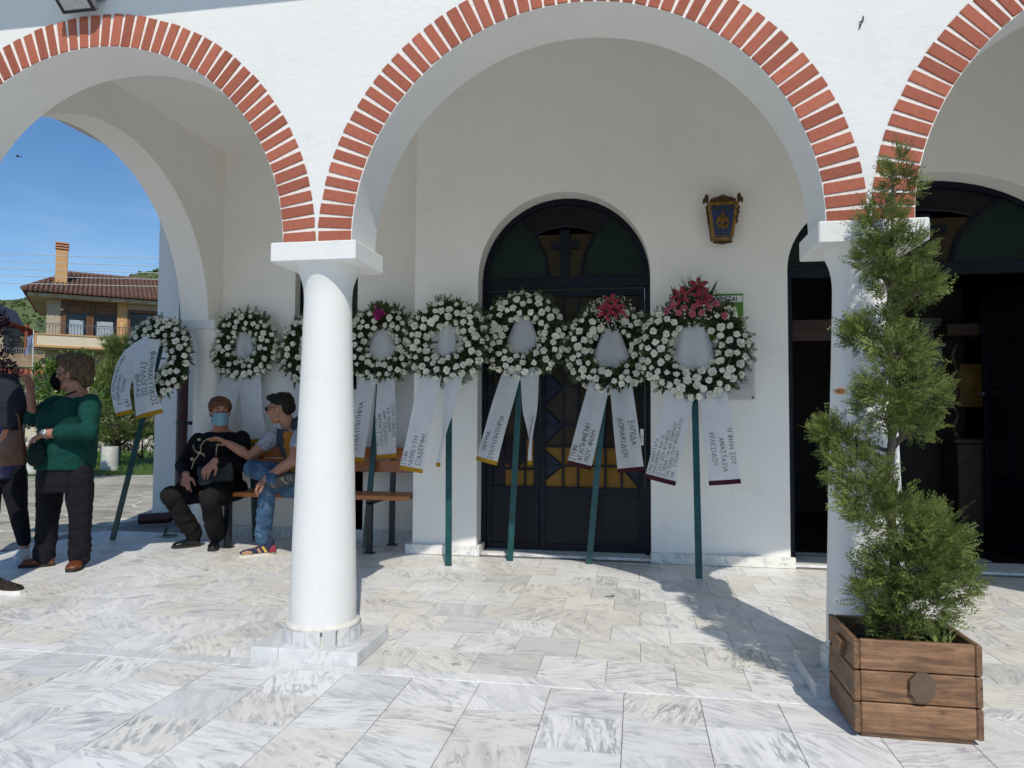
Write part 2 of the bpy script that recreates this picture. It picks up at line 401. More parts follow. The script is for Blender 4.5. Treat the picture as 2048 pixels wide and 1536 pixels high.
def slab(bm, cx, cy, ox, oy):
    def jit(a, b):
        rr = random.Random(int(a*971) * 7919 + int(b*983)); return rr.uniform(-.13, .13), rr.uniform(-.1, .1)
    cs = []
    for dx, dy in ((-1, -1), (0, -1), (1, -1), (1, 1), (0, 1), (-1, 1)):
        qx, qy = cx+dx*gx/2, cy+dy*gy/2; jx, jy = jit(round(qx, 2)+.003, round(qy, 2)+.003)
        qx += jx; qy += jy
        l = math.hypot(qx-cx, qy-cy); k = max(.2, 1-.032/l); cs.append((cx+(qx-cx)*k-ox, min(9e9, cy+(qy-cy)*k)-oy))
    top = [bm.verts.new((x, y, 0)) for x, y in cs]; bot = [bm.verts.new((x, y, -.02)) for x, y in cs]
    bm.faces.new(top); n = len(top)
    for k in range(n): bm.faces.new((bot[k], bot[(k+1) % n], top[(k+1) % n], top[k]))
for k, (cx, cy, _) in enumerate(cells):
    if k < 270:
        bm = BM(); slab(bm, cx, cy, cx, cy); obj('paving_slab', bm, PAVE, plaza, loc=(cx, cy, random.uniform(-.001, .001)))
    else: slab(rest, cx, cy, 0, 0)
r = obj('paving_slab', rest, PAVE, plaza); r['kind'] = 'stuff'
# lawn base + blades
b = BM(); n = (LE1-LE0).orthogonal().normalized()
if n.y < 0: n = -n
q = [LE0-(LE1-LE0)*1.0, LE1+(LE1-LE0)*.35, LE1+(LE1-LE0)*.35+n*30, LE0-(LE1-LE0)*1.0+n*30]
b.faces.new([b.verts.new((p.x, p.y, .004)) for p in q]); fixn(b)
lawn = tag(obj('lawn', b, GRASS_B), kind='structure')
BLADE = mat_leaf('grass_blade', (0.06, 0.13, 0.018, 1), (0.16, 0.26, 0.045, 1), .5, .3, .8)
b = BM(); rg = random.Random(3)
e = (LE1-LE0).normalized()
for k in range(26000):
    u = rg.uniform(-.15, 1.0)*(LE1-LE0).length; v = (rg.random()**1.7)*14 + rg.uniform(-.05, .05)
    p = LE0 + e*u + n*v; h = rg.uniform(.04, .10)*(1+v*.06); a = rg.uniform(0, 6.28); w = .006+.004*v*.25
    d = V((math.cos(a)*w, math.sin(a)*w, 0)); t = V((rg.uniform(-.03, .03), rg.uniform(-.03, .03), h))
    c0 = V((p.x, p.y, 0)); b.faces.new((b.verts.new(c0-d), b.verts.new(c0+d), b.verts.new(c0+t)))
tag(obj('grass', b, BLADE), 'short mown grass with blades catching the sun', 'grass', kind='stuff')

# ------------------------------------------------------------------ church porch
church = empty('church_building', (0, 0, 0), 'white plastered church porch with red brick arches on round columns', 'church')
def arched_wall(name, x0, x1, z0, z1, y0, y1, ops, mat, parent, foot=0.0, axis='y', N=44):
    """wall slab in the XZ plane (axis y) or YZ plane (axis x) with arched openings (centre, half width, spring z, rise)"""
    bm = BM()
    P = (lambda a, t, z: bm.verts.new((a, t, z))) if axis == 'y' else (lambda a, t, z: bm.verts.new((t, a, z)))
    def quad(a, b, za0, zb0, t):
        bm.faces.new((P(a, t, za0), P(b, t, zb0), P(b, t, z1), P(a, t, z1)))
    cur = x0; ops = sorted(ops)
    segs = []
    for xc, a, zs, rise in ops:
        segs.append((cur, xc-a)); cur = xc+a
    segs.append((cur, x1))
    for s0, s1 in segs:
        if s1-s0 > 1e-4:
            for t in (y0, y1): quad(s0, s1, z0, z0, t)
            bm.faces.new((P(s0, y0, z0), P(s1, y0, z0), P(s1, y1, z0), P(s0, y1, z0)))
    for xc, a, zs, rise in ops:
        pts = [(xc-a, z0)] if zs-z0 > 1e-4 else []
        pts += [(xc-a*math.cos(math.pi*k/N), zs+rise*math.sin(math.pi*k/N)) for k in range(N+1)]
        if zs-z0 > 1e-4: pts.append((xc+a, z0))
        for (xa, za), (xb, zb) in zip(pts, pts[1:]):
            if abs(xa-xb) > 1e-6:
                for t in (y0, y1): quad(xa, xb, za, zb, t)
            f = bm.faces.new((P(xa, y0, za), P(xb, y0, zb), P(xb, y1, zb), P(xa, y1, za)))
            f.smooth = True
    bm.faces.new((P(x0, y0, z1), P(x1, y0, z1), P(x1, y1, z1), P(x0, y1, z1)))
    for x in (x0, x1): bm.faces.new((P(x, y0, z0), P(x, y1, z0), P(x, y1, z1), P(x, y0, z1)))
    bmesh.ops.remove_doubles(bm, verts=bm.verts[:], dist=1e-5); fixn(bm)
    me = mesh(name, bm, mat); me.set_sharp_from_angle(angle=R(35))
    return link(name, me, parent)
SP, X0, ZS, RI, FY0, FY1 = 2.61, -0.285, 2.065, 1.12, 3.376, 3.706
centers = [X0 + SP*k for k in (-1, 0, 1, 2, 3)]
fac = arched_wall('facade_wall', -4.36, centers[-1]+SP/2+.15, ZS, 5.6, FY0, FY1, [(c, RI, ZS, RI) for c in centers], PLASTER, church)
# brick rings: one mesh for all bricks, each brick an object
NB = 57; RO = 1.298
def brick_mesh(seed):
    rr = random.Random(seed); bm = BM(); w0, w1 = .0254, .0254
    box(bm, -w0, w0, -.006, .03, 0, RO-RI-.005, bev=.0022)
    for v in bm.verts: v.co.x *= 1+.06*rr.uniform(-1, 1)*.6; v.co.z += rr.uniform(-.0022, .0022)
    return mesh('brick', bm, BRICK)
bms = [brick_mesh(k) for k in range(6)]
JOINTW = simple('white_mortar', (0.80, 0.74, 0.68, 1), .9, nscale=40, bump=.3, bscale=90)
for c in centers:
    for k in range(NB):
        a = math.pi*(k+.5)/NB; p = (c - (RI+.0045)*math.cos(a), FY0-.0015, ZS+(RI+.0045)*math.sin(a))
        o = link('brick', random.choice(bms), fac, p, (0, a-math.pi/2+random.uniform(-.012, .012), 0), (random.uniform(.93, 1.06), 1, random.uniform(.985, 1.012)))
    # thin raised mortar ring behind the bricks
    bm = BM(); N = 60
    prof = [(RI+.001, FY0-.0018), (RO-.004, FY0-.0018)]
    A = [[bm.verts.new((c-r_*math.cos(math.pi*k/N), y_, ZS+r_*math.sin(math.pi*k/N))) for k in range(N+1)] for r_, y_ in prof + [(RO-.004, FY0+.004), (RI+.001, FY0+.004)]]
    for i in range(4):
        for k in range(N): bm.faces.new((A[i][k], A[i][k+1], A[(i+1) % 4][k+1], A[(i+1) % 4][k]))
    fixn(bm); obj('mortar_ring', bm, JOINTW, fac)
# ceiling, roof and eave
b = BM(); prism(b, [(-4.15, 3.87), (2.3, 5.40), (9.0, 3.72), (9.0, 3.82), (2.3, 5.50), (-4.15, 3.97)], FY1, 6.86); fixn(b); obj('ceiling', b, PLASTER_P, church)
b = BM(); box(b, 9.001, 9.3, FY0, 7.3, 0, 5.6); obj('right_end_wall', b, PLASTER, church)
b = BM(); box(b, -4.36, -1.45, FY0, FY1, 5.601, 10.5); box(b, -4.36, -4.1, FY1+.001, 6.86, 4.1, 10.5); box(b, -1.75, -1.45, FY1+.001, 6.86, 5.7, 10.5); obj('shading_tower', b, PLASTER, church)  # unseen tall front, added so its shadow falls on the nave wall
b = BM(); box(b, -4.62, 9.5, 2.905, FY0-.001, 3.861, 3.95); obj('eave_slab', b, PLASTER, church)
b = BM(); box(b, -4.62, -4.452, 2.91, 6.85, 3.575, 3.66); obj('side_eave', b, simple('beige_eave', (.50, .44, .36, 1), .9, var=.08), church)
b = BM()
for k in range(64):
    x = -4.45+.22*k; lathe_pts = [(x, 2.93, 4.03), (x, 3.37, 4.18)]
    tube(b, lathe_pts, .09, 8)
r = obj('roof_tile', b, simple('roof_clay', (0.30, 0.10, 0.055, 1), .85), church); r['kind'] = 'stuff'
# columns
def column(x, parent, vis_=True):
    bm = BM()
    lathe(bm, [(.168, .06), (.168, .12), (.1665, .3), (.155, .7), (.142, 1.15), (.130, 1.5), (.124, 1.70), (.122, 1.78), (.123, 1.82), (.1265, 1.855), (.133, 1.885), (.142, 1.912), (.153, 1.938), (.166, 1.966)], seg=48)
    colm = obj('column', bm, PLASTER, parent, smooth=True, loc=(x, 3.52, 0))
    bm = BM(); box(bm, -.2265, .2265, -.196, .196, 1.965, 2.064, bev=.006); obj('capital', bm, PLASTER, colm)
    for x0, x1 in ((-.275, -.13), (-.1285, .275)):
        bm = BM(); box(bm, x0, x1, -.222, .222, 0, .066, bev=.003); obj('plinth', bm, MARBLE_S, colm)
    for k in range(16):
        a0 = 2*math.pi*k/16 + random.uniform(-.03, .03); a1 = 2*math.pi*(k+1)/16 + random.uniform(-.03, .01) - .02
        bm = BM(); pr = [(.167, .06), (.196, .06), (.196, .138+random.uniform(-.004, .004)), (.167, .146)]
        lathe(bm, pr + [pr[0]], seg=3, a0=a0, a1=a1)
        bmesh.ops.remove_doubles(bm, verts=bm.verts[:], dist=1e-5); bmesh.ops.holes_fill(bm, edges=bm.edges[:], sides=8); fixn(bm)
        obj('base_stone', bm, MARBLE_S, colm)
    bm = BM(); lathe(bm, [(.166, .140), (.193, .137), (.180, .152), (.166, .16)], seg=48); obj('base_mortar', bm, simple('cream_mortar', (.70, .67, .60, 1), .9), colm, smooth=True)
    return colm
for c in [centers[0]-SP/2-.03] + [c+SP/2 for c in centers]: column(c, church)

# left end wall with its own arch, impost and half column
arched_wall('end_wall', FY1, 6.66, ZS, 3.95, -4.45, -4.15, [(5.065, 1.355, ZS+.001, 1.45)], PLASTER_P, church, axis='x')
b = BM(); box(b, -4.465, -4.07, 6.395, 6.658, 2.03, 2.125, bev=.006); obj('impost', b, PLASTER, church)
b = BM(); lathe(b, [(.125, .0), (.122, .8), (.116, 1.6), (.115, 1.78), (.124, 1.85), (.145, 1.92), (.165, 2.0), (.178, 2.03)], c=(-4.20, 6.56), seg=32); obj('half_column', b, PLASTER_P, church, smooth=True)

# walls behind
BWY = 6.08
arched_wall('back_wall', -1.93, 9.0, 0, 5.5, BWY, 6.5, [(-.6225, .7375, 2.385, .7375), (2.30, 1.095, 2.39, .745)], PLASTER_P, church)
b = BM()
for x0, x1, z0, z1 in ((-4.45, -3.36, 0, 4.7), (-3.36, -2.62, 0, 1.45), (-3.36, -2.70, 2.78, 4.7), (-2.70, -1.931, 0, 4.7)):
    box(b, x0, x1, 6.66, 6.86, z0, z1)
box(b, -1.93, -1.6, 6.501, 6.859, 0, 4.8); obj('alcove_wall', b, PLASTER_P, church)
b = BM(); box(b, -5.35, -4.0, 7.3, 7.6, 0, 6.5); box(b, -5.35, -5.1, 7.6, 16, 0, 6.5); box(b, -4.449, -4.2, 6.861, 7.3, 0, 6.2); obj('nave_wall', b, PLASTER, church)
b = BM(); box(b, -4.1, 10, 6.87, 7.3, 3.95, 6.4); obj('upper_wall', b, PLASTER, church)
# alcove window
win = empty('window', (-3.03, 6.80, 2.1)); win.parent = church
b = BM()
for x0, x1, z0, z1 in ((-.335, -.285, -.65, .68), (.285, .335, -.65, .68), (-.285, .285, -.65, -.6), (-.285, .285, .63, .68), (-.02, .02, -.6, .63)):
    box(b, x0, x1, -.03, .03, z0, z1)
obj('frame', b, NAVY2, win)
for s in (-1, 1):
    b = BM(); box(b, min(s*.02, s*.285), max(s*.02, s*.285), -.006, .006, -.6, .63); obj('pane', b, simple('dark_glass', (.012, .014, .018, 1), .08, spec=.6), win)
# skirting boards
def skirt(x0, x1, y0, y1, z1=.085):
    b = BM(); box(b, x0, x1, y0, y1, 0, z1, bev=.004); obj('skirting_board', b, MARBLE, church, loc=(0, 0, 0))
skirt(-1.985, -1.325, 6.035, 6.079); skirt(-1.985, -1.931, 6.0795, 6.658); skirt(.108, 1.235, 6.03, 6.079)
skirt(-1.3595, -1.325, 6.0795, 6.27)
skirt(3.395, 6, 6.03, 6.079)
b = BM(); box(b, -4.06, -1.986, 6.622, 6.659, 0, .095); obj('skirting_board', b, MARBLE_S, church)
b = BM(); box(b, -1.324, .107, 6.10, 6.34, 0, .022, bev=.003); obj('threshold', b, MARBLE, church)
b = BM(); box(b, 1.236, 3.394, 6.10, 6.50, 0, .02, bev=.003); obj('threshold', b, MARBLE, church)

# ---------------------------------------------------------------- stained glass doors
def glass(name, c, rough=.12, bump=.5):
    t = NT(name); co = t.coord(); n1 = t.noise(co, 5, 4)
    t.col(t.ramp(n1, [(.3, tuple(x*.7 for x in c[:3])+(1,)), (.7, c)])); t.b.inputs['Roughness'].default_value = rough
    t.b.inputs['Specular IOR Level'].default_value = .2
    vo = t.n('ShaderNodeTexVoronoi'); vo.inputs['Scale'].default_value = 140; t.l(co, vo.inputs['Vector'])
    t.bump(vo.outputs['Distance'], bump, .004); return t.m
AMBER = glass('amber_glass', (.23, .115, .012, 1), .3); BROWN = glass('brown_glass', (.036, .024, .010, 1)); BLUE = glass('blue_glass', (.009, .017, .046, 1))
GREENG = glass('green_glass', (.006, .022, .016, 1)); PLUM = glass('plum_glass', (.010, .008, .012, 1)); OLIVE = glass('olive_glass', (.035, .024, .008, 1))
def flat(name, poly, y0, y1, m, parent):
    bm = BM(); prism(bm, poly, y0, y1); fixn(bm); return obj(name, bm, m, parent)
def fan(parent, xc, a, zs, rise, y):
    """arched fanlight: green side panes, amber middle with a dark cross, plum head"""
    N = 24; arc = lambda t: (xc-a*math.cos(t), zs+rise*math.sin(t))
    bm = BM(); fw = .05
    A = [[bm.verts.new((xc-(a-d)*math.cos(math.pi*k/N), yy, zs+(rise-d)*math.sin(math.pi*k/N))) for k in range(N+1)] for d, yy in ((0, y-.03), (fw, y-.03), (fw, y+.03), (0, y+.03))]
    for i in range(4):
        for k in range(N): bm.faces.new((A[i][k], A[i][k+1], A[(i+1) % 4][k+1], A[(i+1) % 4][k]))
    inner = [(xc-.19*a, zs), (xc-.24*a, zs+.30*rise), (xc-.36*a, zs+.55*rise), (xc-.55*a, zs+.75*rise)]
    for s in (-1, 1):
        pts = [V((xc+s*(xc-x_), y-.012, z_)) for x_, z_ in inner]
        tube(bm, pts, .016*a/.74, 6)
    mid = [V((xc+t*.38*a, y-.012, zs+rise*(.66-.10*t*t))) for t in (-1, -.5, 0, .5, 1)]
    tube(bm, mid, .014, 6); fixn(bm)
    fr = obj('fanlight', bm, NAVY2, parent)
    for s in (-1, 1):
        poly = [(xc+s*(xc-x_), z_) for x_, z_ in inner] + [(xc-s*(a-.03)*math.cos(t), zs+(rise-.03)*math.sin(t)) for t in [math.pi*(1 if s < 0 else 1)*q for q in (.27, .2, .13, .06, 0)]] if s < 0 else None
        side = [(xc+s*(xc-x_)*1.0, z_) for x_, z_ in inner]
        rim = [(xc+s*(a-.03)*math.cos(q*math.pi), zs+(rise-.03)*math.sin(q*math.pi)) for q in (.30, .2, .13, .06, .0)]
        flat('pane', side+rim, y-.004, y+.004, GREENG, fr)
    mids = [(xc+t*.38*a, zs+rise*(.66-.10*t*t)) for t in (1, .5, 0, -.5, -1)]
    flat('pane', [(xc-.19*a, zs), (xc+.19*a, zs)] + [(2*xc-x_, z_) for x_, z_ in inner[1:3]] + mids + [p for p in reversed(inner[1:3])], y-.005, y+.003, OLIVE, fr)
    top = [(2*xc-x_, z_) for x_, z_ in inner[2:]] + [(xc+(a-.03)*math.cos(q*math.pi), zs+(rise-.03)*math.sin(q*math.pi)) for q in (.30, .37, .44, .5, .56, .63, .70)] + [p for p in reversed(inner[2:])] + list(reversed(mids))
    flat('pane', top, y-.006, y+.002, PLUM, fr)
    bm = BM(); w = .042*a/.74
    box(bm, xc-w, xc+w, y-.035, y-.012, zs, zs+.60*rise); box(bm, xc-.17*a, xc-w, y-.034, y-.013, zs+.36*rise, zs+.45*rise); box(bm, xc+w, xc+.17*a, y-.034, y-.013, zs+.36*rise, zs+.45*rise)
    obj('cross', bm, NAVY2, fr)
DY = 6.30
door = empty('double_door', (0, 0, 0)); door.parent = church
fan(door, -.6225, .7355, 2.42, .70, DY)
b = BM(); box(b, -1.359, .114, DY-.045, DY+.045, 2.315, 2.42, bev=.006)
for x0, x1 in ((-1.359, -1.315), (.07, .114)): box(b, x0, x1, DY-.04, DY+.04, .022, 2.3145)
obj('door_frame', b, NAVY2, door)
def leaf(x0, x1, y, zb=.03, zl=.55, zt=2.305, parent=None):
    bm = BM(); st = .05
    for a0, a1, c0, c1 in ((x0, x0+st, zb, zt), (x1-st, x1, zb, zt), (x0+st, x1-st, zb, zb+.06), (x0+st, x1-st, zl-.04, zl+.03), (x0+st, x1-st, zt-.06, zt)):
        box(bm, a0, a1, y-.028, y+.02, c0, c1, bev=.003)
    lf = obj('door_leaf', bm, NAVY2, parent)
    bm = BM(); box(bm, x0+st, x1-st, y-.016, y+.01, zb+.06, zl-.04, bev=.0)
    obj('lower_panel', bm, NAVY, lf)
    return lf
lf = leaf(-1.313, -.842, DY, parent=door)
# left leaf: grid of panes
def panes(lf, xs, zs, colr, y):
    bm = BM()
    for x in xs[1:-1]: box(bm, x-.009, x+.009, y-.022, y-.002, zs[0], zs[-1])
    for z in zs[1:-1]: box(bm, xs[0], xs[-1], y-.020, y-.003, z-.009, z+.009)
    obj('glazing_bar', bm, NAVY2, lf)
    for i in range(len(xs)-1):
        for j in range(len(zs)-1):
            bm = BM(); box(bm, xs[i], xs[i+1], y-.001, y+.006, zs[j], zs[j+1]); obj('pane', bm, colr(i, j), lf)
panes(lf, [-1.263, -1.16, -.97, -.892], [.58, .73, 1.0, 1.45, 1.9, 2.245], lambda i, j: AMBER if (j < 2 and i > 0) else (PLUM if j < 2 else (BROWN if (i+j) % 2 else OLIVE)), DY)
flat('pane', [(-1.155, .99), (-.975, .99), (-.975, .80), (-1.065, .70), (-1.155, .80)], DY-.008, DY-.002, PLUM, lf)
lf = leaf(-.838, .068, DY, parent=door)
X = [-.788, -.635, -.505, -.27, -.13, .018]
panes(lf, X, [.58, .765, .93, 1.12, 1.45, 1.9, 2.245], lambda i, j: AMBER if j < 2 else (BROWN if (i+j) % 3 else OLIVE), DY)
zz = [(.64, .765, .89), (.96, 1.11, 1.26), (1.30, 1.45, 1.6), (1.66, 1.8, 1.94)]
for k, (za, zm, zc) in enumerate(zz):
    flat('pane', [(-.787, za), (-.64, zm), (-.787, zc)], DY-.008, DY-.002, BLUE, lf)
    bm = BM(); tube(bm, [(-.787, DY-.012, za), (-.638, DY-.012, zm), (-.787, DY-.012, zc)], .008, 6); obj('glazing_bar', bm, NAVY2, lf)
flat('pane', [(.017, .582), (.017, .76), (-.125, .76)], DY-.008, DY-.002, BLUE, lf)
bm = BM(); tube(bm, [(.017, DY-.012, .585), (-.13, DY-.012, .765)], .008, 6); obj('glazing_bar', bm, NAVY2, lf)
bm = BM(); tube(bm, [(.043, DY-.03, 1.02), (.043, DY-.075, 1.02), (-.05, DY-.078, 1.022)], .010, 8); box(bm, .03, .056, DY-.036, DY-.029, .95, 1.09)
obj('handle', bm, STEEL, lf, smooth=True, angle=40)

# main church door, left leaf swung inwards, right leaf shut; dark narthex behind
mdoor = empty('main_door', (0, 0, 0)); mdoor.parent = church
MY = 6.32
fan(mdoor, 2.30, 1.093, 2.46, .67, MY)
b = BM(); box(b, 1.206, 3.394, MY-.045, MY+.045, 2.36, 2.46, bev=.006)
for x0, x1 in ((1.206, 1.27), (3.33, 3.394)): box(b, x0, x1, MY-.04, MY+.04, .02, 2.3595)
obj('door_frame', b, NAVY2, mdoor)
for hx, rz in ((1.272, R(86)), (3.328, R(97))):
    lf = empty('door_leaf', (hx, MY+.05, 0), rz=rz); lf.parent = mdoor
    lf2 = leaf(0, 1.02, 0, zb=.025, zl=.62, zt=2.35, parent=lf)
    lf2.name = 'leaf_frame'
    sg = 1 if hx > 2 else -1
    bm = BM()
    for x_ in (.06, .36, .66, .96): box(bm, x_-.009, x_+.009, -.012, .012, .66, 2.28)
    for z_ in (1.05, 1.45, 1.85): box(bm, .06, .96, -.011, .011, z_-.009, z_+.009)
    obj('glazing_bar', bm, NAVY2, lf)
    for a_ in range(3):
        for c_ in range(4):
            z0_ = (.66, 1.05, 1.45, 1.85, 2.28)
            bm = BM(); box(bm, .06+.3*a_, .36+.3*a_, -.003, .004, z0_[c_], z0_[c_+1]); obj('pane', bm, PLUM, lf)
    bm = BM(); tube(bm, [(.99, sg*.03, 1.42), (.99, sg*.075, 1.42), (.90, sg*.078, 1.424)], .012, 8); obj('handle', bm, STEEL, lf, smooth=True, angle=40)
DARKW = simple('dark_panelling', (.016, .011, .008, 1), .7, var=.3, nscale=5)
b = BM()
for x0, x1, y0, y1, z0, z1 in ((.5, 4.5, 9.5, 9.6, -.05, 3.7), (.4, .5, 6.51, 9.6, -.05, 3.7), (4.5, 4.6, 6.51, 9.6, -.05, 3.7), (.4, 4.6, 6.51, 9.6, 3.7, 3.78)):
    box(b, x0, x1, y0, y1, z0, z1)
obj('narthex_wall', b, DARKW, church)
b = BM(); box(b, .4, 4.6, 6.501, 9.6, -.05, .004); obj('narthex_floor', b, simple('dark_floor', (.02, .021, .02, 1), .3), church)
for k, (x0, x1) in enumerate(((1.3, 2.9), (1.9, 2.7))):
    b = BM(); box(b, x0, x1, 6.62+k*.62, 6.74+k*.62, .005, .009); obj('marble_band', b, MARBLE_S, church)
b = BM(); box(b, .5, 2.3, 7.25, 7.36, 1.93, 2.13); obj('wooden_beam', b, mat_wood('brown_beam', (.045, .018, .009, 1), (.075, .03, .014, 1)), church)
# carved icon stand inside
stand = empty('icon_stand', (3.25, 7.62, .004), 'carved dark wooden icon stand with a gold icon inside the open doorway', 'icon stand')
CARVE = simple('carved_walnut', (.034, .020, .011, 1), .5, var=.4, nscale=30, bump=.8, bscale=60)
b = BM(); box(b, -.26, .26, -.18, .18, 0, .95, bev=.01); box(b, -.30, .30, -.21, .21, .951, 1.0, bev=.01); obj('cabinet', b, CARVE, stand)
for i in range(2):
    for j in range(3):
        b = BM(); prism(b, [(-.085, 0), (0, -.125), (.085, 0), (0, .125)], -.012, 0); fixn(b); obj('carved_panel', b, CARVE, stand, loc=(-.12+.24*i, -.181, .17+.29*j))
for s in (-1, 1):
    b = BM(); tube(b, [(s*.25 + .018*math.cos(k*1.1), -.12+.018*math.sin(k*1.1), 1.0+k*.04) for k in range(24)], .028, 8); obj('twisted_post', b, CARVE, stand, smooth=True)
b = BM(); box(b, -.32, .32, -.16, .16, 1.98, 2.1, bev=.01); obj('canopy', b, CARVE, stand)
b = BM(); box(b, -.17, .17, .02, .05, 1.30, 1.72); obj('icon', b, simple('gold_icon', (.12, .07, .010, 1), .45, var=.5, nscale=7), stand)
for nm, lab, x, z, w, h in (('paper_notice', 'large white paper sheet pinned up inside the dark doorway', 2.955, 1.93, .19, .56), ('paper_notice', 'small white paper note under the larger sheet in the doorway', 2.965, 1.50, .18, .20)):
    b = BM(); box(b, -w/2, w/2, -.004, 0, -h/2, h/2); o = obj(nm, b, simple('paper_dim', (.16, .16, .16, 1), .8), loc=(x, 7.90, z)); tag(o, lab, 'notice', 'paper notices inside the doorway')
b = BM(); box(b, 2.5, 3.25, 7.905, 7.96, .004, 2.5); obj('notice_panel', b, DARKW, church)
# ------------------------------------------------------------------ fittings on the church
BRASS = simple('old_gilt_brass', (.22, .125, .028, 1), .42, metal=.65, var=.5, nscale=30, bump=.6, bscale=90)
DBRASS = simple('dark_gilt', (.075, .040, .016, 1), .5, metal=.4, var=.4, nscale=30)
BLUEE = simple('blue_enamel', (.010, .032, .11, 1), .3)
lan = empty('wall_lantern', (.69, 6.079, 2.62), 'gilded wall lantern with a double headed eagle on blue enamel', 'lantern')
def trapez(bm, w0, w1, z0, z1, y, th, mi=0):
    prism(bm, [(-w0/2, z0), (w0/2, z0), (w1/2, z1), (-w1/2, z1)], y, y+th, mi)
# front panel leaning outwards at the top, two side panels to the wall
def lp(u, z, push=0.0):
    """point on the lantern front: u in -1..1, z 0..0.30"""
    k = z/.30; return V((u*(.075+.043*k), -(.085+.045*k)-push, z+.015))
b = BM()
for s in (-1, 1):
    a0, a1 = lp(s*.93, .02), lp(s*.95, .285); beam(b, a0, a1, .024, .026, up=(0, -1, 0))
beam(b, lp(-1, .0), lp(1, .0), .022, .022); beam(b, lp(-1.05, .285, .004), lp(1.05, .285, .004), .028, .026); beam(b, lp(-.9, .03), lp(.9, .03), .012, .012)
obj('frame', b, BRASS, lan)
b = BM(); q = [lp(-.9, .02), lp(.9, .02), lp(.9, .28), lp(-.9, .28)]; b.faces.new([b.verts.new(p) for p in q]); q2 = [p+V((0, .01, 0)) for p in q]; b.faces.new([b.verts.new(p) for p in reversed(q2)])
obj('blue_panel', b, BLUEE, lan)
for s in (-1, 1):
    b = BM(); q = [lp(s, 0), lp(s, .295)]; w = [V((s*.085, -.002, .02)), V((s*.125, -.002, .31))]
    vs = [b.verts.new(p) for p in (q[0], q[1], w[1], w[0])]; b.faces.new(vs)
    r_ = bmesh.ops.solidify(b, geom=b.faces[:], thickness=.006); obj('side_panel', b, BRASS, lan)
b = BM()
for k in range(9): 
    u = -.9+.225*k; sphere(b, lp(u, -.012-.012*(1-abs(u)), .0), .011, .012, .016, 6, 5); sphere(b, lp(u, .262-.022*(1-abs(u)), .006), .010, .006, .010, 6, 5)
obj('lower_fringe', b, DBRASS, lan)
b = BM()
for k in range(11):
    u = -.75+.15*k; h = .012+.034*max(0, 1-abs(u)*1.2); sphere(b, lp(u, .302+h*.5, 0), .014, .01, .010+h*.6, 6, 5)
for s in (-1, 1):
    c_ = lp(s*1.08, .30); sphere(b, c_+V((0, 0, .03)), .018, .014, .040, 8, 6); sphere(b, c_+V((s*.022, 0, .010)), .010, .01, .026, 6, 5)
    tube(b, [c_+V((-s*.03, 0, 0)), c_+V((-s*.045, 0, .02)), c_+V((-s*.062, 0, .042))], [.010, .008, .003], 6)
    for k in range(4): sphere(b, lp(s*1.12, .25-.035*k), .011+.004*(k % 2), .012, .020, 6, 5)
obj('crown_ornament', b, DBRASS, lan, smooth=True)
b = BM()       # the eagle: body, two heads, wings, tail, crown
E0 = .155
def ep(x, z): k = (z+E0)/.30; p = lp(0, z+E0, .006); p.x = x; return p
sphere(b, ep(0, 0), .018, .006, .032, 8, 6); sphere(b, ep(0, .058), .012, .006, .010, 8, 6)
for s in (-1, 1):
    tube(b, [ep(s*.006, .028), ep(s*.013, .042), ep(s*.024, .042)], [.008, .008, .004], 6)
    for k in range(5): tube(b, [ep(s*.012, .018-.004*k), ep(s*(.032+.004*k), .026-.010*k), ep(s*(.040-.002*k), .010-.020*k)], [.008, .007, .003], 5)
    tube(b, [ep(s*.008, -.028), ep(s*.024, -.045), ep(s*.030, -.066)], [.007, .006, .005], 5)
    tube(b, [ep(0, -.03), ep(s*.012, -.062)], [.009, .008], 5)
tube(b, [ep(0, -.03), ep(0, -.068)], [.009, .010], 5)
obj('eagle', b, BRASS, lan, smooth=True)

fl = empty('floodlight', (-2.945, 3.372, 3.42), 'black and silver floodlight fixed above the left brick arch', 'floodlight'); fl.scale = (.68, .68, .68)
SILV = simple('grey_casting', (.30, .30, .29, 1), .45, metal=.3)
b = BM(); Mx = Matrix.Rotation(R(-38), 3, 'X')
box(b, -.155, .155, -.10, .10, -.045, .02, bev=.02); bmesh.ops.rotate(b, verts=b.verts[:], cent=(0, 0, 0), matrix=Mx); bmesh.ops.translate(b, verts=b.verts[:], vec=(0, -.12, 0)); obj('housing', b, SILV, fl)
b = BM()
for x0, x1, y0, y1 in ((-.145, .145, -.092, -.07), (-.145, .145, .07, .092), (-.145, -.12, -.07, .07), (.12, .145, -.07, .07)): box(b, x0, x1, y0, y1, -.055, -.0455)
bmesh.ops.rotate(b, verts=b.verts[:], cent=(0, 0, 0), matrix=Mx); bmesh.ops.translate(b, verts=b.verts[:], vec=(0, -.12, 0)); obj('gasket', b, simple('black_rubber', (.012, .012, .014, 1), .5), fl)
b = BM(); box(b, -.12, .12, -.07, .07, -.050, -.0458); bmesh.ops.rotate(b, verts=b.verts[:], cent=(0, 0, 0), matrix=Mx); bmesh.ops.translate(b, verts=b.verts[:], vec=(0, -.12, 0)); obj('lens', b, simple('lamp_glass', (.45, .47, .47, 1), .1), fl)
b = BM()
for s in (-1, 1): beam(b, (s*.165, 0, .06), (s*.165, -.13, .0), .012, .03)
box(b, -.171, .171, -.012, -.001, .03, .09); obj('bracket', b, SILV, fl)

hk = empty('wall_hook', (1.0, 3.374, 2.968), 'small rusty wire hook sticking out of the white facade', 'hook')
b = BM(); tube(b, [(.006, -.001, .03), (.003, -.012, .012), (0, -.016, 0), (-.008, -.014, -.012), (-.012, -.002, -.02)], .0028, 6); tube(b, [(-.01, -.002, .003), (0, -.018, 0)], .003, 6); obj('wire', b, METAL_D, hk)

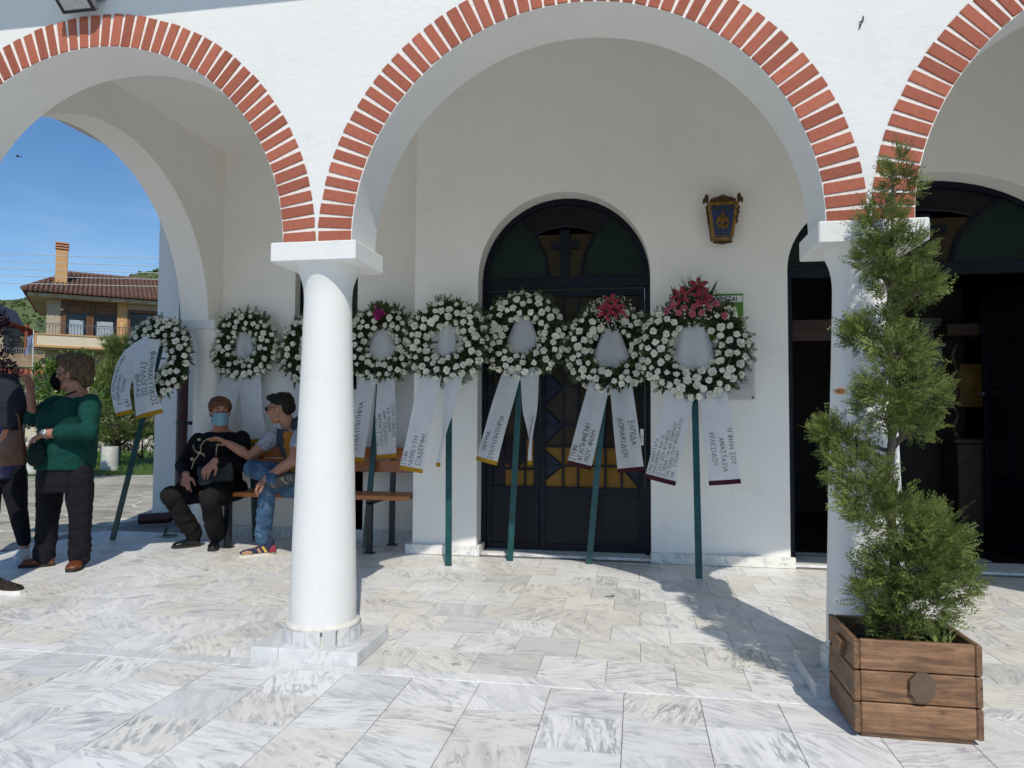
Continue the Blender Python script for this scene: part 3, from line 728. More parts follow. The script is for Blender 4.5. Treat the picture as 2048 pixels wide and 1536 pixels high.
# text laid on a surface ------------------------------------------------------
def arc_(cx, cy, rx, ry, a0, a1, n=12): return [(cx+rx*math.cos(R(a0+(a1-a0)*k/n)), cy+ry*math.sin(R(a0+(a1-a0)*k/n))) for k in range(n+1)]
# Greek capitals as pen strokes in a unit-high box: (advance width, strokes)
GL = {
 'Α': (.70, [[(0, 0), (.33, 1), (.66, 0)], [(.13, .36), (.53, .36)]]), 'Β': (.58, [[(.04, 0), (.04, 1)], [(.04, 1)]+arc_(.26, .76, .22, .24, 90, -90)+[(.04, .52)], [(.04, .52)]+arc_(.28, .26, .25, .26, 90, -90)+[(.04, 0)]]),
 'Γ': (.55, [[(.04, 0), (.04, 1), (.52, 1)]]), 'Δ': (.72, [[(.02, 0), (.35, 1), (.68, 0), (.02, 0)]]), 'Ε': (.56, [[(.52, 1), (.04, 1), (.04, 0), (.54, 0)], [(.04, .52), (.44, .52)]]),
 'Ζ': (.58, [[(.03, 1), (.54, 1), (.02, 0), (.56, 0)]]), 'Η': (.66, [[(.04, 0), (.04, 1)], [(.60, 0), (.60, 1)], [(.04, .5), (.60, .5)]]), 'Θ': (.72, [arc_(.36, .5, .34, .5, 90, 450, 20), [(.18, .5), (.54, .5)]]),
 'Ι': (.22, [[(.08, 0), (.08, 1)]]), 'Κ': (.62, [[(.05, 0), (.05, 1)], [(.56, 1), (.06, .44)], [(.20, .58), (.60, 0)]]), 'Λ': (.68, [[(0, 0), (.33, 1), (.66, 0)]]),
 'Μ': (.76, [[(.03, 0), (.08, 1), (.38, .30), (.68, 1), (.73, 0)]]), 'Ν': (.66, [[(.04, 0), (.04, 1), (.60, 0), (.60, 1)]]), 'Ξ': (.60, [[(.03, 1), (.56, 1)], [(.10, .52), (.48, .52)], [(.02, 0), (.58, 0)]]),
 'Ο': (.72, [arc_(.36, .5, .34, .5, 90, 450, 20)]), 'Π': (.68, [[(.05, 0), (.05, 1), (.62, 1), (.62, 0)]]), 'Ρ': (.58, [[(.05, 0), (.05, 1)], [(.05, 1)]+arc_(.27, .74, .25, .26, 90, -90)+[(.05, .48)]]),
 'Σ': (.62, [[(.58, 1), (.04, 1), (.38, .52), (.02, 0), (.60, 0)]]), 'Τ': (.62, [[(.01, 1), (.61, 1)], [(.31, 1), (.31, 0)]]), 'Υ': (.64, [[(.01, 1), (.32, .48), (.63, 1)], [(.32, .48), (.32, 0)]]),
 'Φ': (.76, [arc_(.37, .5, .35, .30, 90, 450, 18), [(.37, 1.02), (.37, -.04)]]), 'Χ': (.64, [[(.02, 1), (.60, 0)], [(.60, 1), (.02, 0)]]), 'Ψ': (.74, [[(.37, 1), (.37, 0)], [(.03, 1)]+arc_(.37, .68, .33, .36, 180, 360)+[(.71, 1)]]), 'Ω': (.74, [[(.02, 0), (.24, 0)]+arc_(.37, .55, .34, .46, 240, -60, 16)+[(.50, 0), (.72, 0)]]), ' ': (.36, [])}
def letters(bm, lines, size, place, gap=1.35, pen=.085, starts=None, jitter=.0, seed=0):
    """hand-lettered lines: every pen stroke is a narrow strip mapped through place(x along the line, y up) -> point"""
    rr = random.Random(len(lines[0])*13+seed)
    for i, ln in enumerate(lines):
        x0 = starts[i] if starts else 0
        for ch_ in ln:
            adv, strokes = GL[ch_]; sk = rr.uniform(-.5, .5)*jitter*2; dy = rr.uniform(-1, 1)*jitter; sc = 1+rr.uniform(-1, 1)*jitter
            for st_ in strokes:
                pts = [V((x*sc+sk*y, y*sc+dy, 0)) for x, y in st_]; fine = [pts[0]]
                for a_, b_ in zip(pts, pts[1:]):
                    n = max(1, int((b_-a_).length/.22))
                    fine += [a_.lerp(b_, (k+1)/n) for k in range(n)]
                prev = None
                for k, p in enumerate(fine):
                    d = (fine[min(k+1, len(fine)-1)]-fine[max(k-1, 0)]).normalized(); q = V((-d.y, d.x, 0))*pen*.5
                    row = [bm.verts.new(place(x0+(p.x+s_*q.x)*size, (p.y+s_*q.y)*size-i*gap*size)) for s_ in (-1, 1)]
                    if prev: bm.faces.new((prev[0], prev[1], row[1], row[0]))
                    prev = row
            x0 += (adv+.16)*size

board = empty('notice_board', (.70, 6.078, 1.77), 'green notice board with a white lettered band, half behind the right wreath', 'notice board')
b = BM(); box(b, -.235, .158, -.012, 0, .05, .435, bev=.003); obj('green_plate', b, simple('green_print', (.075, .22, .012, 1), .4, var=.06), board)
b = BM(); box(b, -.228, .150, -.0145, -.0125, .365, .418); obj('white_band', b, simple('white_print', (.72, .72, .72, 1), .5, var=.03), board)
b = BM(); letters(b, ['ΑΠΑΓΟΡΕΥΕΤΑΙ'], .036, lambda x, y: V((-.215+x*1.0, -.0156, .3735+y)), pen=.2); obj('lettering', b, simple('black_ink', (.008, .008, .010, 1), .6), board)
sheet = empty('notice_sheet', (.70, 6.078, 1.45), 'printed white sheet in a clear plastic holder below the green notice board', 'notice')
t = NT('clear_plastic'); t.col((.60, .60, .60, 1)); t.b.inputs['Roughness'].default_value = .12; t.b.inputs['Alpha'].default_value = .35; CLEAR = t.m
b = BM(); box(b, -.19, .245, -.014, -.011, -.115, .36); obj('plastic_holder', b, CLEAR, sheet)
b = BM(); box(b, -.16, .225, -.006, -.003, -.02, .33); obj('paper', b, simple('office_paper', (.62, .62, .70, 1), .7, var=.03), sheet)
b = BM()
for k in range(12):
    if k in (3, 8): continue
    w = .34 if k % 3 else .25; box(b, -.14, -.14+w, -.0075, -.0063, .30-.026*k, .309-.026*k)
obj('printed_line', b, simple('grey_ink', (.25, .25, .33, 1), .7), sheet)['kind'] = 'stuff'
for x in (-.17, .225):
    b = BM(); tube(b, [(x, -.020, -.095), (x, -.010, -.095)], .009, 8); obj('screw', b, METAL_D, sheet)

# bench -----------------------------------------------------------------------
SEATW = mat_wood('orange_varnish', (.38, .125, .032, 1), (.50, .18, .055, 1), .8, .35)
bench = empty('bench', (-2.955, 6.17, 0), 'orange brown slatted bench on dark steel legs in the alcove', 'bench')
for k in range(3):
    b = BM(); box(b, -1.0, 1.0, -.055, .055, -.02, .02, bev=.005); obj('seat_plank', b, SEATW, bench, loc=(random.uniform(-.004, .004), -.175+.118*k, .485))
for k, (z, w) in enumerate(((.725, .055), (.845, .055))):
    b = BM(); box(b, -.98, .98, -.014, .014, -w, w, bev=.005); obj('back_plank', b, SEATW, bench, loc=(0, .225+.02*k, z), rot=(R(-9), 0, 0))
for x in (-.68, .66):
    b = BM(); beam(b, (x, -.17, 0), (x, -.17, .44), .05, .05, up=(0, 1, 0)); beam(b, (x, -.195, .442), (x, .215, .442), .05, .04); box(b, x-.04, x+.05, -.21, -.13, 0, .008)
    obj('front_leg', b, METAL_D, bench)
    b = BM(); beam(b, (x+.06, .245, 0), (x+.06, .245, .46), .045, .045, up=(0, 1, 0)); beam(b, (x+.06, .245, .45), (x+.06, .285, .92), .045, .04, up=(0, 1, 0)); box(b, x+.02, x+.11, .205, .285, 0, .008)
    obj('back_leg', b, METAL_D, bench)

# drain pipe --------------------------------------------------------------------
PIPEM = simple('oxblood_paint', (.055, .010, .012, 1), .4, var=.25, nscale=12)
dp = empty('drain_pipe', (-4.90, 7.14, 0), 'dark red drain pipe ending in a shoe on the ground beside the pier', 'pipe')
b = BM(); tube(b, [(0, 0, 6.0), (0, 0, .25), (-.01, -.03, .14), (-.07, -.08, .085), (-.34, -.20, .075)], .058, 14, cap=False); obj('pipe', b, PIPEM, dp, smooth=True)
for z in (1.1, 2.9):
    b = BM(); tube(b, [(0, 0, z-.02), (0, 0, z+.02)], .064, 14); box(b, -.02, .02, .0, .158, z-.018, z+.018); obj('clamp', b, METAL_D, dp)

# wreaths -------------------------------------------------------------------------
LEAF = mat_leaf('wreath_leaf', (.018, .036, .010, 1), (.080, .110, .032, 1), .5, .12, 5)
MOSS = simple('dark_moss', (.010, .016, .008, 1), .95, var=.4, nscale=40)
def petal_mat(name, c, t_=.25):
    t = NT(name); co = t.coord(); n1 = t.noise(co, 60, 3)
    cc = t.ramp(n1, [(.3, tuple(x*.86 for x in c[:3])+(1,)), (.7, c)]); hs = t.n('ShaderNodeHueSaturation'); t.l(cc, hs.inputs['Color'])
    t.l(t.math('ADD', t.math('MULTIPLY', t.rand(), .2), .86), hs.inputs['Value'])
    t.col(hs.outputs[0]); t.b.inputs['Roughness'].default_value = .7; t.b.inputs['Subsurface Weight'].default_value = 0.0; return t.m
CARN = petal_mat('cream_petal', (.90, .885, .76, 1)); LILY = petal_mat('crimson_petal', (.30, .022, .045, 1)); ROSE = petal_mat('pink_petal', (.52, .13, .19, 1)); MAG = petal_mat('magenta_petal', (.36, .012, .17, 1)); GYPS = petal_mat('tiny_white_petal', (.75, .75, .70, 1))
CALYX = simple('calyx_green', (.06, .11, .03, 1), .6)
def carnation(seed, mat=None, rad=.034, layers=4):
    rr = random.Random(seed); bm = BM()
    for l in range(layers):
        k = l/(layers-1); r0 = .15*rad; r1 = rad*(1.0-.62*k); up = rad*(.05+.62*k); n = 16-2*l
        cv = bm.verts.new((0, 0, -.2*rad+.4*rad*k)); ring = []; mid = []
        for j in range(n):
            a = 2*math.pi*j/n + l*.4; wob = 1+rr.uniform(-.28, .18); zz_ = up + rr.uniform(-.28, .3)*rad
            mid.append(bm.verts.new((math.cos(a)*r1*.55, math.sin(a)*r1*.55, up*.75+.02*rad)))
            ring.append(bm.verts.new((math.cos(a)*r1*wob, math.sin(a)*r1*wob, zz_*(1.35 if j % 2 else .7))))
        for j in range(n):
            bm.faces.new((cv, mid[j], mid[(j+1) % n])); bm.faces.new((mid[j], ring[j], ring[(j+1) % n], mid[(j+1) % n]))
    tube(bm, [(0, 0, -1.1*rad), (0, 0, -.1*rad)], [.22*rad, .35*rad], 6, mi=1)
    return mesh('carnation', bm, [mat or CARN, CALYX], smooth=True, angle=50)
carns = [carnation(s, None, (.036, .033, .039, .035, .030)[s], (4, 4, 5, 4, 3)[s]) for s in range(5)]
roses = [carnation(20+s, ROSE, .026, 4) for s in range(2)]; mags = [carnation(30, MAG, .055, 5)]
def lily_mesh():
    bm = BM()
    for k in range(6):
        a = 2*math.pi*k/6; d = V((math.cos(a), math.sin(a), 0)); s = V((-math.sin(a), math.cos(a), 0)); prev = None
        for i in range(7):
            t = i/6; w = .020*math.sin(math.pi*min(1, .12+t*.88))**.8*(1 if k % 2 else .75); r_ = .012+.085*t; z = .045*math.sin(t*2.2) - .03*t*t
            row = [bm.verts.new(d*r_ + s*(w*q) + V((0, 0, z+.008*abs(q)))) for q in (-1, 0, 1)]
            if prev:
                for j in range(2): bm.faces.new((prev[j], prev[j+1], row[j+1], row[j]))
            prev = row
    for k in range(5):
        a = 1.2*k; tube(bm, [(0, 0, 0), (.012*math.cos(a), .012*math.sin(a), .05)], .002, 4, mi=1)
    return mesh('lily', bm, [LILY, CALYX], smooth=True)
lily = lily_mesh()
def blade(bm, p, d, up, ln, w, bend=.25, mi=0):
    d = V(d).normalized(); s = d.cross(V(up)); s = s.normalized() if s.length > 1e-4 else V((1, 0, 0)); n = s.cross(d)
    prev = None
    for i in range(4):
        t = i/3; ww = w*(.35, 1.0, .8, .02)[i]; q = V(p)+d*(ln*t) - n*(bend*ln*t*t)
        row = (bm.verts.new(q-s*ww), bm.verts.new(q+s*ww))
        if prev: bm.faces.new((prev[0], prev[1], row[1], row[0])).material_index = mi
        prev = row
t = NT('white_satin'); co = t.coord(); t.col(t.ramp(t.noise(co, 9, 3), [(.3, (.88, .89, .91, 1)), (.7, (.94, .945, .95, 1))])); t.b.inputs['Roughness'].default_value = .45; t.b.inputs['Sheen Weight'].default_value = .2
t.bump(t.noise(t.mapping(co, (14, 14, 3)), 1.0, 3), .25, .01)
tr = t.n('ShaderNodeBsdfTranslucent'); tr.inputs[0].default_value = (.93, .94, .95, 1); ms = t.n('ShaderNodeMixShader'); ms.inputs[0].default_value = .08
t.l(t.b.outputs[0], ms.inputs[1]); t.l(tr.outputs[0], ms.inputs[2]); t.l(ms.outputs[0], t.t.nodes['Material Output'].inputs[0]); RIBBON = t.m
INK = simple('brown_felt_pen', (.045, .022, .014, 1), .7); INKD = simple('dark_felt_pen', (.012, .012, .018, 1), .7)
YEL = simple('yellow_trim', (.62, .36, .012, 1), .6); MAR = simple('maroon_trim', (.085, .006, .016, 1), .6)
def ribbon(parent, M, pts, widths, hem, lines=None, side='L', size=.042, ink=INK, starts=None, gap=1.35, edge=.012, hemlen=.055, wave=.013, seed=0, twist=None, base=None):
    """cloth tail along pts (wreath space), text read upwards on 'L', downwards on 'R'"""
    P = [V(p) for p in pts]; seg = [0]
    for a, c_ in zip(P, P[1:]): seg.append(seg[-1]+(c_-a).length)
    LEN = seg[-1]; rr = random.Random(seed); ph = rr.uniform(0, 6)
    def cr(s):                       # smooth interpolation along the tail
        s = max(0, min(LEN, s)); i = max(k for k in range(len(P)-1) if seg[k] <= s+1e-9); t = (s-seg[i])/max(1e-6, seg[i+1]-seg[i])
        p0 = P[max(0, i-1)]; p1 = P[i]; p2 = P[i+1]; p3 = P[min(len(P)-1, i+2)]
        q = .5*((2*p1) + (p2-p0)*t + (2*p0-5*p1+4*p2-p3)*t*t + (3*p1-p0-3*p2+p3)*t**3)
        return q, widths[i]*(1-t)+widths[i+1]*t, (twist[i]*(1-t)+twist[i+1]*t if twist else 0)
    def surf(s, u, lift=0.0):
        q, w, tw = cr(s); q2 = cr(min(LEN, s+.01))[0]; q1 = cr(max(0, s-.01))[0]
        d = (q2-q1).normalized(); sv = d.cross(V((0, 1, 0)))                      # across, in the plane of the wreath
        sv = sv.normalized() if sv.length > 1e-4 else V((1, 0, 0))
        if sv.x < 0: sv = -sv
        if tw: sv = Quaternion(d, tw) @ sv
        nrm = sv.cross(d); nrm = nrm if nrm.y < 0 else -nrm
        k = math.sin(s*9+ph+u*1.6)*wave*min(1, s/LEN*2) + math.sin(u*2.6+ph)*wave*.8
        return q + sv*(w*.5*u) + nrm*(k+lift)
    def strip(name, s0, s1, m, par, n, lift=0.0):
        bm = BM(); NU = 6; g_ = [[bm.verts.new(surf(s0+(s1-s0)*i/n, -1+2*j/NU, lift)) for j in range(NU+1)] for i in range(n+1)]
        for i in range(n):
            for j in range(NU): bm.faces.new((g_[i][j], g_[i][j+1], g_[i+1][j+1], g_[i+1][j]))
        bmesh.ops.solidify(bm, geom=bm.faces[:], thickness=.0012); fixn(bm)
        return obj(name, bm, m, par, smooth=True, angle=40)
    rb = strip('ribbon', 0, LEN-hemlen, RIBBON, parent, 26)
    if hem: strip('hem', LEN-hemlen, LEN, hem, rb, 3, .001)
    if lines:
        if side == 'L':
            place = lambda x, y: (lambda s, w: surf(s, max(-1, min(1, (-w/2+edge-y)/(w/2))), .0042))(LEN-hemlen-.012-x, cr(LEN-hemlen-.012-x)[1])
            lt = [st for st in (starts or [0]*len(lines))]
        else:
            place = lambda x, y: (lambda s, w: surf(s, max(-1, min(1, (w/2-edge+y)/(w/2))), .0042))(x, cr(x)[1])
            lt = starts or [LEN*.5]*len(lines)
        def place2(x, y): return place(x, y-size*.8)
        for i_, ln_ in enumerate(lines):
            bm = BM(); letters(bm, [ln_.strip()], size*.80, lambda x, y: place2(x, y-i_*gap*size), gap, .10, [lt[i_]], .035, i_); obj('lettering', bm, ink, rb)
    return rb
def wreath(px, base_px, ring_px, Rm, tr, label, wallY, nfl, seed, bouquet=None, face=0.0, tails=(), hole=True, legw=.05, ell=1.0):
    """ring centre is a photo pixel seen on the leaning plane of the stand"""
    rr = random.Random(seed)
    if len(base_px) == 3: bp = V(base_px)
    else: bp = onz(*base_px)
    Yc = bp.y + (wallY-bp.y)*.72 - .07
    rc = at(ring_px[0], ring_px[1], Yc)
    root = empty('wreath', (bp.x, bp.y, 0), label, 'wreath', 'funeral wreaths standing along the church wall')
    T = Matrix.Translation(-V((bp.x, bp.y, 0)))
    lean = math.atan2(rc.y+.07-bp.y, rc.z)
    # local frame of the ring: x right, y back, z up
    Mr = Matrix.Translation(rc-V((bp.x, bp.y, 0))) @ Matrix.Rotation(face, 4, 'Z') @ Matrix.Rotation(-lean*.8, 4, 'X')
    holder = Mr
    def put(bm): bmesh.ops.transform(bm, matrix=Mr, verts=bm.verts[:]); return bm
    # stand: front leg plus a rear strut behind the ring
    topw = Mr @ V((0, .05, Rm+.02)); bm = BM(); foot = V((0, 0, 0))
    beam(bm, foot, topw, legw, .018, up=(0, -1, 0)); obj('stand_leg', bm, GREEN_T, root)
    bm = BM(); beam(bm, Mr @ V((-Rm*.9, .045, 0)), Mr @ V((Rm*.9, .045, 0)), .03, .015); obj('cross_bar', bm, GREEN_T, root)
    # base ring
    bm = BM(); N, Mm = 40, 10; V_ = []
    for i in range(N):
        a = 2*math.pi*i/N; row = []
        for j in range(Mm):
            q = 2*math.pi*j/Mm; r_ = Rm+tr*.72*math.cos(q)*(1+.1*rr.uniform(-1, 1)); row.append(bm.verts.new((math.cos(a)*r_, tr*.42*math.sin(q), math.sin(a)*r_*ell)))
        V_.append(row)
    for i in range(N):
        for j in range(Mm): bm.faces.new((V_[i][j], V_[(i+1) % N][j], V_[(i+1) % N][(j+1) % Mm], V_[i][(j+1) % Mm]))
    fixn(bm); obj('ring_base', put(bm), MOSS, root, smooth=True)
    # leaves
    bm = BM()
    for k in range(1050):
        a = rr.uniform(0, 6.283); q = rr.uniform(math.pi*.95, math.pi*2.05); r_ = Rm+tr*.72*math.cos(q)*rr.uniform(.7, 1)
        p = V((math.cos(a)*r_, tr*.42*math.sin(q), math.sin(a)*r_*ell)); rad = V((math.cos(a), 0, math.sin(a))); tang = V((-math.sin(a), 0, math.cos(a)))
        d = rad*(math.cos(q)*rr.uniform(.5, 1.3)) + V((0, 1, 0))*(math.sin(q)*rr.uniform(.3, .9)-.1) + tang*rr.uniform(-1.0, 1.0)
        out_ = math.cos(q) > .45
        blade(bm, p, d, (rr.uniform(-1, 1), -1.2, rr.uniform(-1, 1)), rr.uniform(.05, .10)*(.95 if out_ else .75), rr.uniform(.006, .011), rr.uniform(-.1, .35))
    # stiff fern sprays sticking out at the rim
    for k in range(26):
        a = rr.uniform(0, 6.283); rad = V((math.cos(a), -.15, math.sin(a))); tang = V((-math.sin(a), 0, math.cos(a)))
        p = V((math.cos(a)*(Rm+tr*.55), -.01, math.sin(a)*(Rm+tr*.55)*ell)); d = (rad+tang*rr.uniform(-.7, .7)).normalized()
        for m in range(7):
            t = m/6; q_ = p+d*(t*.10); sd = d.cross(V((0, 1, 0))).normalized()
            for s in (-1, 1): blade(bm, q_, d*1.0+sd*s*.75, (0, -1, 0), .042*(1-t*.5), .0042, .1)
    obj('foliage', put(bm), LEAF, root)['kind'] = 'stuff'
    # carnations spread over the front of the ring
    pts = []; tries = 0
    while len(pts) < nfl and tries < 6000:
        tries += 1
        a = rr.uniform(0, 6.283); q = rr.uniform(math.pi*1.02, math.pi*1.98); r_ = Rm+tr*.86*math.cos(q)
        if rr.random() > r_/(Rm+tr): continue
        if bouquet and abs(((a-math.pi/2+math.pi) % (2*math.pi))-math.pi) < bouquet[1]: continue
        p = V((math.cos(a)*r_, tr*.62*math.sin(q), math.sin(a)*r_*ell)); 
        if all((p-o).length > .0555 for o, _ in pts):
            n_ = V((math.cos(a)*math.cos(q)*.8, math.sin(q)-.35, math.sin(a)*math.cos(q)*.8+.18)).normalized(); pts.append((p+n_*.02, n_))
    for p, n_ in pts:
        s = rr.uniform(.72, 1.08)*.92; qd = (Mr.to_3x3() @ n_).to_track_quat('Z', 'Y') @ Quaternion((0, 0, 1), rr.uniform(0, 6))
        o = link('carnation', rr.choice(carns), root, Mr @ p, None, (s, s, s*rr.uniform(.8, 1.15))); o.rotation_euler = qd.to_euler()
    def bloom(nm, me, u, w, s, out_=.09, tilt=(0, 0)):
        n_ = V((u*2.2+tilt[0], -1, (w-Rm)*1.6+tilt[1])).normalized(); qd = (Mr.to_3x3() @ n_).to_track_quat('Z', 'Y') @ Quaternion((0, 0, 1), rr.uniform(0, 6))
        o = link(nm, me, root, Mr @ V((u, -out_, w)), None, s); o.rotation_euler = qd.to_euler()
    if bouquet:
        kind, _ = bouquet
        bm = BM(); 
        for k in range(130 if kind != 'big' else 240):
            a = rr.gauss(math.pi/2, .55); p = V((rr.gauss(0, .05), -.05, Rm+rr.gauss(.02, .03))); d = V((math.cos(a), rr.uniform(-.7, .2), math.sin(a)))
            ln_ = rr.uniform(.07, .14)*(1.25 if kind == 'big' else .95)
            blade(bm, p, d, (rr.uniform(-.6, .6), -1, rr.uniform(-.6, .6)), ln_, rr.uniform(.006, .013) if k % 3 else .018, rr.uniform(-.1, .4))
        if kind == 'big':
            for k in range(22):
                a = math.pi/2 + rr.uniform(-.65, .55); blade(bm, V((0, -.03, Rm+.08)), V((math.cos(a), -.1, math.sin(a))), (0, -1, 0), rr.uniform(.16, .24), .0045, .05)
        obj('bouquet_leaves', put(bm), LEAF, root)['kind'] = 'stuff'
        if kind == 'mag':
            bloom('chrysanthemum', mags[0], -.01, Rm+.01, 1.0, .11)
            for u, w in ((.025, .055), (-.05, .085), (.045, .02), (-.03, .05)): bloom('pink_bud', roses[0], u, Rm+w, .55, .10)
        if kind == 'lily':
            for u, w in ((-.03, .02), (.04, .03), (.005, .085)): bloom('lily', lily, u, Rm+w, .95, .12)
            for u, w in ((-.02, -.05), (.11, .06), (-.10, .02), (.13, -.02), (.02, .12)): bloom('pink_rose', roses[1], u, Rm+w, .75, .11)
        if kind == 'big':
            for u, w in ((.03, .15), (.055, .07), (-.10, .08)): bloom('lily', lily, u, Rm+w, .95, .13)
            for u, w in ((.10, .06), (.11, -.01), (.05, -.05), (-.02, -.06), (-.08, -.01), (-.12, -.05), (.0, .0), (.16, .02), (-.16, .01), (-.21, -.03), (.22, -.08), (.04, .03)): bloom('pink_rose', roses[rr.randint(0, 1)], u, Rm+w, rr.uniform(.9, 1.35), .13)
        if kind in ('lily', 'big'):
            bm = BM()
            for k in range(170 if kind == 'lily' else 70):
                a = rr.uniform(0, 6.28); r_ = rr.uniform(.06, .19); p = V((math.cos(a)*r_*1.1, -.09-rr.uniform(0, .05), Rm+.02+math.sin(a)*r_*.8)); sphere(bm, p, .0065, seg=6, rng=4)
            obj('gypsophila', put(bm), GYPS, root)['kind'] = 'stuff'
    for tl in tails:
        pts_ = [Mr @ V(p) for p in tl['pts']]
        ribbon(root, Mr, pts_, tl['w'], tl.get('hem'), tl.get('lines'), tl.get('side', 'L'), tl.get('size', .042), tl.get('ink', INK), tl.get('starts'), tl.get('gap', 1.35), tl.get('edge', .012), seed=seed*3+len(pts_), twist=tl.get('twist'), wave=tl.get('wave', .013))
    if hole:   # the folded cloth seen through the ring
        bm = BM(); rows = []
        for i in range(9):
            t = i/8; z = Rm*.82-(Rm*1.75)*t; w = Rm*(.18+.62*t) if hole is True else Rm*(hole[0]+(hole[1]-hole[0])*t)
            rows.append([bm.verts.new((w*u, -.006+.012*math.sin(u*4+seed)+.012*abs(u), z)) for u in (-1, -.6, -.2, .2, .6, 1)])
        for a, c_ in zip(rows, rows[1:]):
            for j in range(5): bm.faces.new((a[j], a[j+1], c_[j+1], c_[j]))
        bmesh.ops.solidify(bm, geom=bm.faces[:], thickness=.0015); fixn(bm)
        obj('ribbon_fold', put(bm), RIBBON, root, smooth=True)
    return root
def two(Rm, tr, lx, lz, rx, rz, wl=.20, wr=.20, x0=-.07, x1=.07, **kw):
    """two plain tails falling from behind the bottom of the ring"""
    zt = -(Rm+tr*.2)
    Lt = dict(pts=[(x0, -.03, zt), (x0*.5+lx*.5, -.075, zt*.5+lz*.5), (lx, -.07, lz)], w=[wl*.85, wl*.95, wl], side='L'); Lt.update(kw.get('L', {}))
    Rt = dict(pts=[(x1, -.03, zt), (x1*.5+rx*.5, -.075, zt*.5+rz*.5), (rx, -.07, rz)], w=[wr*.85, wr*.95, wr], side='R'); Rt.update(kw.get('R', {}))
    return (Lt, Rt)
WZ = {}
wreath(0, (1398, 1157), (1388, 696), .300, .122, 'largest wreath, topped with crimson lilies and pink roses, right of the door', 6.02, 96, 8, ('big', .62), 0,
       two(.300, .122, -.275, -1.06, .20, -1.07, .235, .235, -.10, .13, L=dict(hem=MAR, lines=['ΕΙΜΑΙ ΒΑΘΥΤΑΤΑ', 'ΠΛΗΓΩΜΕΝΗ ΚΑΙ ΟΙ', 'ΛΕΞΕΙΣ ΔΕΝ ΦΤΑΝΟΥΝ', 'ΣΕ ΜΕΝΑ ΓΙΑ ΝΑ ΕΚΦΡΑΣΩ', 'ΤΟΝ ΠΟΝΟ ΠΟΥ ΝΙΩΘΩ ΑΥΤΗ', '  ΤΗΝ   ΣΤΙΓΜΗ'], size=.031, gap=1.12, edge=.008),
           R=dict(hem=MAR, lines=['Η ΦΙΛΗ ΣΟΥ', 'ΑΝΑΣΤΑΣΙΑ', 'ΚΕΛΕΣΙΔΟΥ'], size=.042, gap=1.6, starts=[.34, .40, .36], edge=.014)), hole=(.30, .62))
wreath(0, (1178, 1128), (1222, 697), .268, .105, 'wreath with crimson lilies and baby\'s breath standing before the door', 6.24, 80, 7, ('lily', .42), 0,
       two(.268, .105, -.255, -1.0, .165, -1.03, .20, .21, -.09, .08, L=dict(hem=MAR, lines=['ΣΤΗΝ', 'ΑΓΑΠΗΜΕΝΗ', 'ΜΟΥ ΦΙΛΗ'], size=.050, gap=1.12, starts=[.0, .01, .02], edge=.010),
           R=dict(hem=MAR, lines=['ΕΛΠΙΔΑ', 'ΔΟΜΑΚΙΔΟΥ'], size=.052, gap=1.6, starts=[.34, .31], edge=.03)))
wreath(0, (1020, 1122), (1045, 672), .262, .105, 'all white wreath with yellow hemmed ribbons, left half of the door behind', 6.24, 92, 6, None, 0,
       two(.262, .105, -.275, -1.09, .10, -1.10, .185, .10, -.07, .07, L=dict(hem=YEL, lines=['ΘΕΡΜΑ', 'ΣΥΛΛΥΠΗΤΗΡΙΑ'], size=.047, gap=1.65, starts=[.06, .0], edge=.02),
           R=dict(hem=YEL, lines=['ΠΑΠΑΝΙΚΟΛΑ'], size=.036, starts=[.42], edge=.02, w=[.17, .14, .045], twist=[0, .5, 1.25])))
wreath(0, (897, 1132), (893, 682), .245, .108, 'white wreath in front of the bare pilaster with one twisted ribbon', 6.04, 92, 5, None, 0,
       two(.245, .108, -.235, -1.10, -.0, -1.06, .20, .09, -.10, .09, L=dict(hem=YEL, lines=['ΣΤΗΝ', 'ΛΑΤΡΕΥΤΗ', 'ΕΞΑΔΕΡΦΗ'], size=.047, gap=1.3, starts=[0, .0, .02], edge=.012),
           R=dict(hem=YEL, w=[.17, .12, .055], twist=[0, .6, 1.2])), hole=(.2, .45))
wreath(0, (-2.42, 6.22, 0), (764, 690), .255, .105, 'white wreath with one magenta bloom on top, just right of the column', 6.60, 86, 4, ('mag', .22), 0,
       two(.255, .105, -.175, -1.09, .13, -1.06, .19, .20, -.10, .07, L=dict(hem=YEL, lines=['ΣΥΛΛΥΠΗΤΗΡΙΑ'], size=.055, starts=[.06], edge=.05),
           R=dict(hem=YEL, lines=['ΣΥΛΛ ΓΟΝΕΩΝ', 'ΚΑΙ ΚΗΔΕΜ', 'ΔΗΜ ΣΧΟΛΕΙΟΥ', 'ΝΗΠΙΑΓΩΓΕΙΟΥ', 'ΑΜΥΓΔΑΛΕΩΝ'], size=.038, gap=1.12, starts=[.32, .34, .36, .385, .40], edge=.008)))
wreath(0, (-3.05, 6.52, 0), (632, 702), .25, .107, 'white wreath mostly hidden behind the round column', 6.62, 82, 3, None, 0, two(.245, .105, -.2, -1.0, .12, -1.0, L=dict(hem=YEL), R=dict(hem=YEL)))
wreath(0, (-3.66, 6.52, 0), (489, 692), .240, .108, 'white wreath with blank ribbons right above the seated couple', 6.62, 88, 2, None, 0,
       two(.235, .105, -.20, -.95, .19, -.95, .24, .24, -.09, .09, L=dict(hem=YEL), R=dict(hem=YEL)), hole=(.3, .42))
